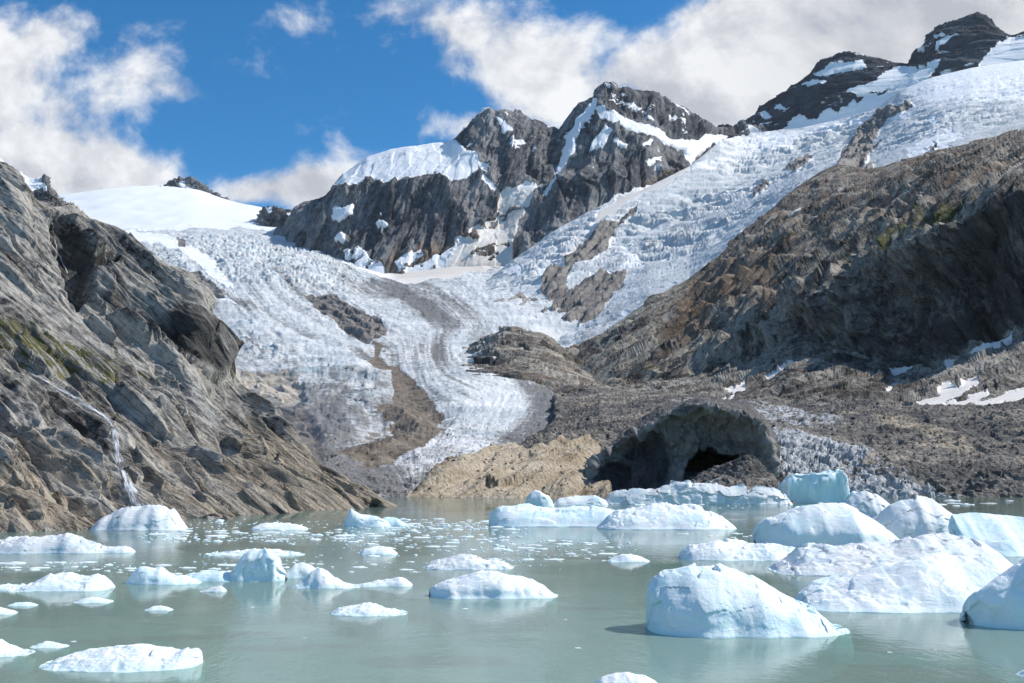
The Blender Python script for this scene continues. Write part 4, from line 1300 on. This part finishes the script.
def berg(label, top, yb, depth=.7, ridge=.5, steep=1.6, under=.0, rough=1.0, seed=0, mat=None, sq=3.0, back=2.0, name='iceberg', cut=(.0, .0), lumps=1.0, cat='iceberg', res=1.0, flute=0.0):
    """top: skyline of the berg from its left to its right waterline; yb: row of its front waterline;
    depth: front-to-back extent relative to width; ridge: where across the depth the crest runs"""
    top = np.asarray(top, float)
    xl, xr = top[0, 0], top[-1, 0]
    xm = (xl + xr) / 2
    d0 = float(ground_d(xm, yb))
    Wm = (xr - xl) / FPX * d0
    D = depth * Wm
    nS = int(np.clip((xr - xl) * 1.3, 26, 230) * res)
    nT = int(np.clip(nS * .55, 16, 120))
    s = .5 - .5 * np.cos(np.linspace(0, 1, nS) * math.pi) * .97
    s = np.clip((s - s[0]) / (s[-1] - s[0]), 0, 1)
    plan = (1 - np.abs(2 * s - 1) ** sq) ** (1 / sq)
    plan = np.maximum(plan, .03)
    w1 = .24 * fbm(np.stack([s * 2.6, 0 * s + seed, 0 * s], -1), 3, .5, seed)
    yc = d0 + D * .5
    yf = yc - D * .5 * plan * (1 + w1)
    ybk = yc + D * .5 * plan * (1 + .3 * w1)
    yr = yf + (ybk - yf) * ridge
    pxs = xl + (xr - xl) * s
    tpy = np.interp(pxs, top[:, 0], top[:, 1])
    x_, y_, z_ = ray(pxs, tpy)
    H = np.maximum(CAMZ + z_ / y_ * yr, .02)
    X = (pxs - CX) / FPX * (d0 + .25 * D)
    tt = np.linspace(0, 1, nT)
    rg = np.clip(ridge + .16 * fbm(np.stack([s * 3, 0 * s, 0 * s + seed], -1), 2, .5, seed + 3), .06, .94)[:, None]
    tq = tt[None]
    stp = np.clip(steep * (1 + .3 * fbm(np.stack([s * 3, 0 * s + 3, 0 * s + seed], -1), 3, .6, seed + 13)), .75, 5)[:, None]
    prof = np.where(tq < rg, 1 - (1 - np.clip(tq / rg, 0, 1)) ** stp, 1 - np.clip((tq - rg) / (1 - rg), 0, 1) ** back)
    Zt = H[:, None] * prof
    Yt = yf[:, None] + (ybk - yf)[:, None] * tq
    Xt = np.repeat(X[:, None], nT, 1)
    # below the water: the body swells a little, then closes
    nb_ = 7
    ub = np.linspace(0, 1, nb_ + 2)[1:-1]
    dep = min(.35 * Wm, 2.5) * plan[:, None]
    sw = .20 * D * np.sin(ub * math.pi)[None]
    Yu = ybk[:, None] + (yf - ybk)[:, None] * ub[None]
    Zu = -dep * np.sin(ub * math.pi)[None] ** .6
    Yu = Yu + np.where(ub < .5, 1, -1)[None] * sw
    Xu = np.repeat(X[:, None], nb_, 1)
    V = np.stack([np.concatenate([Xt, Xu], 1), np.concatenate([Yt, Yu], 1), np.concatenate([Zt, Zu], 1)], -1)
    # sculpting
    hmax = H.max()
    Lb = max(Wm * .22, hmax * .8)
    B = V
    du = np.gradient(B, axis=0)
    dv = np.gradient(B, axis=1)
    N = np.cross(dv, du)
    N /= np.linalg.norm(N, axis=-1, keepdims=True) + 1e-9
    N[..., 2] = np.where(V[..., 2] >= 0, np.abs(N[..., 2]), N[..., 2])
    cen = np.stack([V[..., 0], 0 * V[..., 0] + yc, 0 * V[..., 0]], -1)
    sg = ((V - cen)[..., 1:] * N[..., 1:]).sum(-1)
    N = np.where((sg < 0)[..., None], -N, N)
    so_ = V + seed * 13.7
    h = lumps * .07 * Lb * fbm(so_ / Lb, 4, .5, seed + 5) + rough * .09 * Lb * (facet(so_ / (Lb * .6), seed + 4) - .17) + rough * .045 * Lb * (facet(so_ / (Lb * .27), seed + 6) - .17) + rough * .025 * Lb * fbm(so_ / (Lb * .11), 4, .6, seed + 7)
    run = ridged(np.stack([V[..., 0] / (Lb * .16) + .4 * V[..., 2] / Lb, V[..., 1] / (Lb * .9), V[..., 2] / (Lb * .8)], -1) + seed, 3, .5, seed + 15)
    h -= rough * .014 * Lb * run * sstep(.98, .6, np.concatenate([prof, np.zeros((nS, 7))], 1))
    h -= rough * .06 * Lb * np.clip(ridged(so_ / (Lb * .55), 3, .5, seed + 9) - .55, 0, 1)
    if flute:
        fl = np.abs(np.sin(V[..., 0] / (Wm * .035) + 2.5 * fbm(so_ / Lb, 2, .5, seed + 20)))
        h -= flute * .05 * Lb * fl * (prof_ext(prof, nb_) > 0) * sstep(.9, .3, np.concatenate([prof, np.zeros((nS, nb_))], 1)) * (V[..., 1] < yc)
    edge = np.clip(plan * 1.3, .15, 1)[:, None]
    h = h * edge * np.clip(np.concatenate([np.minimum(prof * 4 + .25, 1), np.full((nS, nb_), .3)], 1), 0, 1)
    V = V + N * h[..., None]
    under = max(under, .14)
    if under:
        k = under * np.exp(-((V[..., 2] - .06 * hmax) / (.20 * hmax + .05)) ** 2) * (V[..., 1] < yc)
        V[..., 1] += k * .6 * hmax
    # the crest must still reach the skyline seen
    nS_, nR, _ = V.shape
    loc = np.array([X.mean(), yc, 0.0])
    V = V - loc
    i = np.arange(nS_ * nR).reshape(nS_, nR)
    j = np.roll(i, -1, axis=1)
    q = np.stack([i[:-1], j[:-1], j[1:], i[1:]], -1).reshape(-1, 4)
    me = bpy.data.meshes.new(name)
    me.from_pydata(V.reshape(-1, 3).tolist(), [], q.tolist() + [list(i[0]), list(i[-1])[::-1]])
    me.polygons.foreach_set('use_smooth', np.ones(len(me.polygons), bool))
    me.materials.append(mat or M_ice)
    me.update()
    import bmesh
    bm = bmesh.new()
    bm.from_mesh(me)
    bmesh.ops.recalc_face_normals(bm, faces=bm.faces)
    bm.to_mesh(me)
    bm.free()
    o = bpy.data.objects.new(name, me)
    o.location = loc
    COL.objects.link(o)
    tag(o, label, cat)
    return o


def prof_ext(prof, nb_):
    return np.concatenate([prof, np.zeros((prof.shape[0], nb_))], 1)


# --- right-hand group
berg('huge rounded pale blue iceberg in the near water, with a shaded left end', [(648, 622), (649, 606), (651, 584), (657, 576), (665, 572), (691, 566), (724, 565), (739, 568), (754, 574), (770, 584), (786, 593), (800, 600), (813, 606), (825, 616), (829, 624), (836, 631), (846, 637)], 639, .62, .55, 1.9, .10, .8, 1, M_iceb, 3.2)
berg('wide smooth white iceberg lying right behind the huge pale blue one', [(800, 605), (808, 592), (822, 583), (836, 578), (862, 572), (891, 566), (912, 560), (932, 556), (950, 555), (973, 556), (1000, 557), (1018, 562), (1030, 580), (1036, 612)], 614, .55, .65, 1.3, .12, .55, 2, M_ice, 3.6)
berg('long low white iceberg with a grey grooved front, behind the wide smooth one', [(772, 575), (780, 566), (792, 560), (806, 548), (822, 545), (850, 546), (884, 543), (910, 539), (932, 535), (959, 534), (986, 541), (1004, 550), (1016, 562), (1022, 576)], 577, .5, .6, 1.25, .1, .7, 3, M_iced, 3.4)
berg('big flat topped white iceberg whose undercut left front shows a blue shaded face', [(758, 540), (760, 524), (768, 518), (785, 513), (802, 506), (824, 504), (846, 505), (862, 512), (877, 521), (892, 532), (904, 542), (908, 550)], 549, .8, .40, 1.7, .25, .8, 4, M_ice, 3.4)
berg('small white peak of ice poking up behind the flat topped iceberg', [(838, 512), (846, 500), (856, 493), (867, 490.5), (876, 494), (887, 501), (896, 510), (902, 518)], 520, .7, .5, 1.3, .0, 1.0, 5, M_iced, 2.6)
berg('rounded white iceberg with a dirt streaked right flank beside the turquoise slab', [(876, 530), (879, 518), (885, 510), (891, 505), (903, 500), (915, 497.5), (926, 498), (936, 500), (945, 507), (953, 514), (964, 525), (976, 536), (980, 541)], 542, .7, .5, 1.5, .05, 1.0, 6, M_iced, 2.8)
berg('smooth turquoise ice slab at the right edge of the picture', [(955, 530), (959, 515), (970, 513), (990, 513), (1010, 515), (1030, 517), (1060, 520), (1080, 535)], 557, .6, .7, 1.05, .0, .3, 7, M_icet, 4.5)
berg('tall white ice block cut by the right edge, rounded face in blue shade', [(966, 610), (968, 600), (973, 592), (985, 584), (1000, 575), (1012, 566), (1024, 556), (1040, 552), (1065, 556), (1090, 575), (1106, 605), (1110, 628)], 631, .7, .35, 2.2, .15, .8, 8, M_iceb, 3.0)
berg('low white iceberg just behind the huge pale blue one, lumpy front', [(679, 559), (682, 551), (688, 546), (698, 543), (709, 541), (725, 540), (739, 540.5), (752, 543), (763, 543.5), (778, 545), (792, 548), (804, 552), (808, 558)], 561, .55, .5, 1.5, .08, 1.1, 9, M_ice, 3.0)
berg('blocky turquoise ice cube by the far shore beside the gravel mound', [(777, 502), (779, 490), (782, 480), (787, 476), (793, 474), (806, 473.5), (819, 473), (832, 472), (841, 471.5), (844, 479), (845, 490), (847, 502)], 503, .5, .16, 3.0, .0, 1.8, 10, M_icet, 5.0, 4.0)
berg('small dark blue chunk touching the turquoise ice cube', [(844, 502), (846, 494), (850, 491), (855, 492), (858, 498), (860, 502)], 503, .7, .4, 2.0, 0, .8, 11, M_icet)
# --- middle group
berg('white whale backed iceberg alone in the middle, with a fluted blue waterline', [(430, 590), (433, 586), (446, 581), (460, 577.5), (473, 573.5), (481, 571), (490, 570.5), (498, 572), (505, 573), (520, 576.5), (532, 580), (544, 586), (553, 593), (558, 598)], 600, .55, .5, 1.7, .30, .7, 12, M_ice, 2.6, flute=1.0)
berg('low white iceberg with a brown dirt line at its foot, behind the whale backed one', [(424, 568), (430, 563), (440, 560), (452, 556.5), (464, 553.5), (472, 555), (482, 558.5), (495, 560), (505, 563), (514, 567)], 570, .6, .5, 1.4, .1, 1.0, 13, M_iced)
berg('long white iceberg with a smooth blue bluff at its left end', [(489, 520), (490, 513), (496, 508.5), (508, 506), (529, 505), (540, 507), (555, 508), (575, 507), (592, 506), (608, 507), (620, 513), (628, 522), (632, 527)], 527, .55, .4, 1.7, .12, .8, 14, M_iceb, 3.4)
berg('broad white iceberg with blue clefts floating in front of the ice cave', [(596, 529), (600, 524), (606, 518), (616, 512), (628, 508), (646, 505), (662, 504.5), (676, 505), (686, 504), (697, 505), (708, 509), (716, 513), (725, 518), (733, 524), (736, 528)], 530, .5, .5, 1.5, .06, 1.3, 15, M_ice, 3.0)
berg('knobbly pale blue ice stump near the tan bedrock shore', [(525, 505), (526, 498), (530, 493), (534, 490.5), (540, 491), (544, 494), (549, 496), (552, 501), (554, 506)], 507, .7, .45, 2.4, .0, 1.3, 16, M_iceb, 2.6)
berg('low white strip of ice right of the knobbly stump', [(551, 505), (558, 499), (568, 496.5), (584, 496), (598, 496.5), (605, 500), (608, 505)], 505, .35, .5, 1.4, .0, 1.0, 17, M_ice)
berg('long grey white ice ledge stretched along the shore under the ice cave', [(604, 503), (607, 495), (614, 491), (634, 489), (655, 487), (672, 484), (688, 481), (700, 481), (716, 484), (735, 487), (755, 488), (772, 490), (784, 494), (790, 503)], 504.5, .14, .55, 1.5, .0, 1.4, 18, M_iced, 5.0)
berg('low white floe with a pointed top right of the whale backed iceberg', [(606, 561), (612, 557.5), (620, 554.5), (628, 554), (636, 556), (643, 558.5), (648, 561)], 562.5, .6, .5, 1.3, .0, 1.0, 19, M_ice)
# --- left group
berg('tall white ice tower with a notched crest in the left cluster', [(226, 581), (231, 576), (238, 568), (243, 560), (247, 554), (252, 550.5), (258, 549), (267, 548.5), (274, 552), (280, 556), (282, 564), (288, 571), (291, 577), (289, 581)], 582, .6, .45, 2.0, .0, 1.3, 20, M_iceb, 2.6)
berg('jagged pale blue ice lump at the left end of the tower cluster', [(131, 584), (135, 577), (140, 570), (145, 566.5), (153, 567), (160, 568), (166, 567.5), (172, 572), (180, 575), (190, 577), (205, 582)], 585, .5, .45, 1.8, .0, 1.2, 21, M_iceb, 2.8)
berg('low turquoise saddle of ice linking the jagged lump and the tower', [(176, 583), (184, 577), (196, 573), (210, 571), (226, 571), (238, 576), (244, 582)], 582, .4, .5, 1.6, .0, .8, 22, M_icet)
berg('small white wedge of ice between the tower and the cone', [(285, 578), (291, 571), (298, 564), (305, 562.5), (313, 565), (322, 572), (330, 577)], 579, .6, .5, 1.5, .0, 1.1, 23, M_ice)
berg('white cone of ice with a long low right tail, right of the tower', [(295, 588), (302, 582), (308, 577.5), (314, 571), (322, 568.5), (330, 571), (336, 577), (345, 582), (356, 586), (363, 588)], 589, .5, .5, 1.5, .0, 1.2, 24, M_ice)
berg('low white hump of ice right of the cone shaped one', [(358, 586), (368, 583), (380, 580.5), (392, 578.5), (402, 576.5), (408, 579), (414, 584)], 587, .45, .5, 1.4, .0, 1.0, 25, M_ice)
berg('small flat white floe alone left of centre, below the low hump', [(334, 612), (340, 609), (349, 606.5), (360, 605), (371, 602.5), (378, 605), (384, 608), (396, 610.5), (409, 615)], 616.5, .6, .5, 1.3, .12, 1.1, 26, M_ice)
berg('dirty white iceberg at the foot of the waterfall', [(93, 530), (96, 524), (103, 518), (112, 513), (120, 509), (130, 507), (140, 507), (148, 505), (158, 504), (164, 506), (169, 510), (173, 509), (178, 517), (184, 525), (187, 529)], 531, .6, .5, 1.7, .0, 1.2, 27, M_iced, 2.8)
berg('long low white iceberg with a black stained left end', [(-4, 550), (0, 541), (12, 537.5), (30, 537), (50, 536.5), (64, 535.5), (70, 533.5), (77, 534.5), (86, 539), (98, 543), (112, 548)], 554, .45, .45, 1.6, .05, 1.0, 28, M_iced, 3.2)
berg('thin flat tongue of ice right of the black stained iceberg', [(70, 552), (90, 549), (110, 547.5), (125, 546.5), (130, 545.5), (136, 548), (140, 551)], 553, .3, .5, 1.3, .0, 1.0, 29, M_ice)
berg('wide white humpbacked iceberg floating left of the jagged lump', [(-8, 592), (8, 589), (22, 588), (34, 584), (45, 579), (55, 574), (63, 572.5), (74, 574), (81, 575.5), (89, 577), (97, 575), (104, 575.5), (110, 580), (115, 587)], 592, .5, .5, 1.6, .08, .9, 30, M_ice, 3.0)
berg('flat white floe in the near left water with an upturned right tip', [(49, 668), (58, 661), (70, 656), (89, 651), (110, 648), (131, 646), (150, 646.5), (166, 649), (181, 650.5), (190, 648.5), (200, 648), (206, 653), (207, 662), (204, 669)], 672.5, .55, .5, 1.5, .18, .8, 31, M_ice, 2.8)
berg('white floe cut by the left edge in the near water, with a pointed crest', [(-40, 656), (-20, 645), (-6, 640), (5, 637.5), (12, 643), (20, 646), (26, 651), (41, 655)], 658, .6, .5, 1.5, .0, 1.1, 32, M_ice)
berg('small white floe between the pointed left edge floe and the upturned floe', [(43, 648), (50, 644), (57, 641.5), (66, 643), (79, 646.5)], 648.5, .6, .5, 1.3, .0, 1.0, 33, M_ice)
berg('tiny white floe drifting below the jagged ice lump', [(153, 610), (160, 606.5), (167, 605.5), (174, 607), (180, 609.5)], 611, .6, .5, 1.4, .0, 1.0, 34, M_ice)
berg('small brown speckled floe below the left end of the tower cluster', [(206, 592), (213, 589), (221, 586.5), (227, 586), (232, 590)], 592.5, .6, .5, 1.4, .0, 1.5, 35, M_iced)
berg('small white floe at the left edge below the humpbacked iceberg', [(-14, 613), (-4, 608), (6, 606), (16, 609), (26, 612)], 615, .6, .5, 1.4, .0, 1.0, 36, M_ice)
berg('flat sliver of ice below the humpbacked iceberg, near the left edge', [(19, 605), (26, 602.5), (36, 602), (47, 604.5)], 606.5, .6, .5, 1.4, .0, 1.0, 37, M_iceb)
berg('thin white floe under the right end of the humpbacked iceberg', [(83, 602), (92, 598.5), (100, 597), (110, 598.5), (120, 601.5)], 603.5, .6, .5, 1.4, .0, 1.0, 38, M_ice)
berg('pale blue sharkfin of ice near the tip of the left slope', [(345, 526), (347, 518), (350, 511), (352.5, 508.5), (356, 511), (361, 514), (370, 516), (380, 516.5), (388, 521), (392, 526)], 527, .5, .45, 1.7, .0, 1.1, 39, M_iceb, 2.6)
berg('low pale blue ice lump right of the sharkfin', [(378, 525), (382, 519), (390, 516.5), (398, 518), (404, 522), (410, 525)], 526, .5, .5, 1.6, .0, 1.2, 40, M_icet)
berg('flat white floe close to the left rock shore below the slope', [(254, 528), (262, 524), (276, 522.5), (290, 523), (302, 525.5), (310, 529)], 530, .5, .5, 1.4, .0, 1.0, 41, M_ice)
berg('long flat sheet of ice stretched behind the white ice tower', [(208, 555), (222, 552.5), (245, 550.5), (270, 550), (290, 551.5), (307, 554)], 556, .35, .5, 1.4, .0, .8, 42, M_ice)
berg('white turtle shaped floe in the brash field left of the low dirt lined iceberg', [(361, 554), (366, 549), (375, 546.5), (385, 546), (393, 549), (399, 553)], 555, .6, .5, 1.5, .0, 1.0, 43, M_ice)
berg('white floe cut by the bottom edge left of the huge pale blue iceberg', [(592, 684), (600, 677), (612, 674), (628, 673.5), (642, 676), (652, 681), (658, 688)], 690, .6, .5, 1.4, .0, .9, 44, M_ice)
berg('small white floe at the bottom right corner', [(1004, 676), (1012, 669), (1024, 664), (1040, 664), (1056, 674)], 678, .5, .5, 1.4, .0, 1.0, 45, M_ice)
print('bergs', round(time.time() - T0, 1))

# --- brash: many small flat pieces
protos = []
for k in range(9):
    w = 1.0
    n = 16
    ang = np.linspace(0, 2 * math.pi, n, endpoint=False)
    rr = 1 + .38 * perlin(np.stack([np.cos(ang) * 1.3 + 5 * k, np.sin(ang) * 1.3, 0 * ang + k], -1), k)
    V, F = [], []
    rings = [(1.02, -.25), (1.0, .02), (.93, .10), (.75, .16), (.45, .20), (.18, .22)]
    for (s_, z_) in rings:
        for a_, r_ in zip(ang, rr):
            x, y = math.cos(a_) * r_ * s_, math.sin(a_) * r_ * s_ * .8
            zz = z_ * (1 + 1.3 * float(perlin(np.array([x * 1.6 + k * 3, y * 1.6, k * 2.1]), 3))) if z_ > 0 else z_
            V.append((x, y, zz))
    for i in range(len(rings) - 1):
        for j in range(n):
            F.append((i * n + j, i * n + (j + 1) % n, (i + 1) * n + (j + 1) % n, (i + 1) * n + j))
    F.append(tuple(range((len(rings) - 1) * n, len(rings) * n)))
    F.append(tuple(range(n))[::-1])
    me = bpy.data.meshes.new('ice_floe')
    me.from_pydata(V, [], F)
    me.polygons.foreach_set('use_smooth', np.ones(len(me.polygons), bool))
    me.materials.append([M_ice, M_iceb, M_ice, M_iced][k % 4])
    protos.append(me)
fields = [  # x0, x1, y0, y1, count, min px, max px
    (165, 360, 531, 542, 52, 5, 22), (250, 345, 524, 532, 10, 4, 12), (360, 520, 519, 552, 84, 4, 20), (395, 500, 521, 530, 26, 5, 16), (100, 300, 564, 574, 16, 6, 26), (0, 140, 562, 570, 12, 8, 34),
    (480, 610, 540, 562, 36, 5, 22), (300, 430, 555, 575, 18, 4, 16), (600, 760, 500, 506, 12, 5, 14), (640, 760, 532, 538, 12, 4, 12), (0, 1000, 520, 660, 14, 3, 8), (930, 1024, 500, 508, 7, 8, 22), (120, 300, 518, 530, 10, 4, 11)]
rs = random.Random(5)
placed = []
cnt = 0
for (x0, x1, y0, y1, n, a_, b_) in fields:
    k = tries = 0
    while k < n and tries < n * 40:
        tries += 1
        x, y = rs.uniform(x0, x1), rs.uniform(y0, y1)
        wpx = a_ + (b_ - a_) * rs.random() ** 2.2
        if any(abs(x - qx) < (wpx + qw) * .42 and abs(y - qy) < max(1.3, (wpx + qw) * .05) for qx, qy, qw in placed):
            continue
        placed.append((x, y, wpx))
        d = float(ground_d(x, y))
        o = bpy.data.objects.new('ice_floe', rs.choice(protos))
        hw = wpx / FPX * d * .5
        o.location = ((x - CX) / FPX * d, d, 0)
        o.scale = (hw, hw * rs.uniform(.7, 1.2), hw * rs.uniform(.45, .8) if wpx < 14 else hw * rs.uniform(.2, .4))
        o.rotation_euler = (0, 0, rs.uniform(-.5, .5) + (math.pi if rs.random() < .5 else 0))
        COL.objects.link(o)
        tag(o, 'one of many small flat pieces of white brash ice drifting on the lake', 'ice floe', None, 'brash ice scattered over the lake')
        k += 1
        cnt += 1
print('floes', cnt)

# the finest brash between the floes, past counting
VB, FB = [], []
base = 0
for (x0, x1, y0, y1, n) in [(140, 380, 530, 545, 190), (340, 530, 516, 555, 330), (150, 330, 519, 532, 70), (480, 640, 535, 566, 150), (0, 170, 562, 572, 70), (380, 520, 522, 532, 120), (100, 330, 566, 578, 50), (560, 800, 500, 512, 60), (200, 560, 546, 578, 110)]:
    for _ in range(n):
        x, y = rs.uniform(x0, x1), rs.triangular(y0, y1)
        if abs(float(perlin(np.array([x / 28., y / 6., 3.3])))) < .07:
            continue
        d = float(ground_d(x, y))
        hw = rs.uniform(1.0, 4.2) * (.5 + .5 * rs.random()) / FPX * d * .7
        cx_, a0 = (x - CX) / FPX * d, rs.uniform(0, 6.28)
        hh = hw * rs.uniform(.12, .4)
        k = rs.randint(5, 8)
        rr = [rs.uniform(.6, 1.15) for _ in range(k)]
        for ring, (s_, z_) in enumerate(((1.0, -.05), (.95, hh * .6), (.55, hh))):
            for q in range(k):
                a_ = a0 + 6.283 * q / k
                VB.append((cx_ + math.cos(a_) * hw * rr[q] * s_, d + math.sin(a_) * hw * rr[q] * s_ * .9, z_ * (rs.uniform(.6, 1.3) if ring else 1)))
        for ring in range(2):
            for q in range(k):
                FB.append((base + ring * k + q, base + ring * k + (q + 1) % k, base + (ring + 1) * k + (q + 1) % k, base + (ring + 1) * k + q))
        FB.append(tuple(base + 2 * k + q for q in range(k)))
        base += 3 * k
bo = raw_mesh('brash_ice', VB, FB, M_ice, False)
tag(bo, 'fine crumbs of white brash ice scattered between the floes', 'brash ice', 'stuff')


# ---------------- loose stones on the moraine: nobody could count them
def rubble(src, n, seed, szr, cond):
    me = src.data
    co = np.empty(len(me.vertices) * 3, np.float32)
    me.vertices.foreach_get('co', co)
    co = co.reshape(-1, 3)
    R_ = np.random.default_rng(seed)
    idx = R_.choice(len(co), n * 3)
    idx = idx[cond(co[idx])][:n]
    ico_v = np.array([(0, 0, 1), (.9, 0, .35), (.28, .85, .35), (-.72, .53, .35), (-.72, -.53, .35), (.28, -.85, .35), (.72, .53, -.35), (-.28, .85, -.35), (-.9, 0, -.35), (-.28, -.85, -.35), (.72, -.53, -.35), (0, 0, -1)])
    ico_f = [(0, 1, 2), (0, 2, 3), (0, 3, 4), (0, 4, 5), (0, 5, 1), (1, 6, 2), (2, 7, 3), (3, 8, 4), (4, 9, 5), (5, 10, 1), (6, 7, 2), (7, 8, 3), (8, 9, 4), (9, 10, 5), (10, 6, 1), (11, 7, 6), (11, 8, 7), (11, 9, 8), (11, 10, 9), (11, 6, 10)]
    Vs, Fs = [], []
    for k, i in enumerate(idx):
        d = co[i][1]
        s = d / FPX * (szr[0] + (szr[1] - szr[0]) * R_.random() ** 3)
        v = ico_v * R_.uniform(.65, 1.25, (12, 1)) * s * R_.uniform(.6, 1.2, 3)
        Vs.append(v + co[i])
        Fs += [tuple(q + 12 * k for q in f_) for f_ in ico_f]
    return np.concatenate(Vs), Fs


m_rub, t = new_mat('stones')
oi = t.n.new('ShaderNodeNewGeometry').outputs['Random Per Island']
t.out(t.bsdf(t.ramp(oi, [(0, (.045, .043, .042)), (.5, (.13, .12, .11)), (.85, (.27, .24, .2)), (1, (.42, .38, .33))]), .95, None, .1))
v1, f1 = rubble(moraine, 3800, 1, (.5, 2.2), lambda c_: c_[:, 2] > .6)
v3, f3 = rubble(glacier, 900, 4, (.4, 1.5), lambda c_: (c_[:, 1] < 900) & (c_[:, 1] > 420) & (np.abs(c_[:, 0] / c_[:, 1] + .105 + .06 * (c_[:, 1] < 520)) < .035))
v2, f2 = rubble(mound, 500, 2, (.5, 1.5), lambda c_: c_[:, 2] > .6)
rb = raw_mesh('rubble', np.concatenate([v1, v2, v3]), f1 + [tuple(q + len(v1) for q in f_) for f_ in f2] + [tuple(q + len(v1) + len(v2) for q in f_) for f_ in f3], m_rub, False)
tag(rb, 'loose grey stones strewn over the moraine and the gravel mound', 'stones', 'stuff')

# ================================================================== AIR
m_air = bpy.data.materials.new('air')
m_air.use_nodes = True
m_air.node_tree.nodes.clear()
t = NT(m_air.node_tree)
pv = t.n.new('ShaderNodeVolumePrincipled')
pv.inputs['Color'].default_value = (.80, .90, 1.0, 1)
pv.inputs['Density'].default_value = 1.0e-5
pv.inputs['Anisotropy'].default_value = .2
t.l.new(pv.outputs[0], t.n.new('ShaderNodeOutputMaterial').inputs['Volume'])
hx, hy0, hy1, hz0, hz1 = 17000, -10000, 17000, -7, 2600
hv = [(x, y, z) for z in (hz0, hz1) for x, y in ((-hx, hy0), (hx, hy0), (hx, hy1), (-hx, hy1))]
hz_ = raw_mesh('haze', hv, [(0, 3, 2, 1), (4, 5, 6, 7), (0, 1, 5, 4), (1, 2, 6, 5), (2, 3, 7, 6), (3, 0, 4, 7)], m_air, False)
tag(hz_, 'thin bluish mountain air between the lake and the far summits', 'haze', 'stuff')

# ================================================================== RENDER
S.view_settings.view_transform = 'Standard'
S.view_settings.look = 'None'
S.view_settings.exposure = .1
S.view_settings.gamma = 1
S.render.engine = 'CYCLES'
S.cycles.use_denoising = True
S.cycles.max_bounces = 5
S.cycles.diffuse_bounces = 3
S.cycles.glossy_bounces = 2
S.cycles.transparent_max_bounces = 6
S.cycles.caustics_reflective = False
S.cycles.caustics_refractive = False
print('done', round(time.time() - T0, 1))
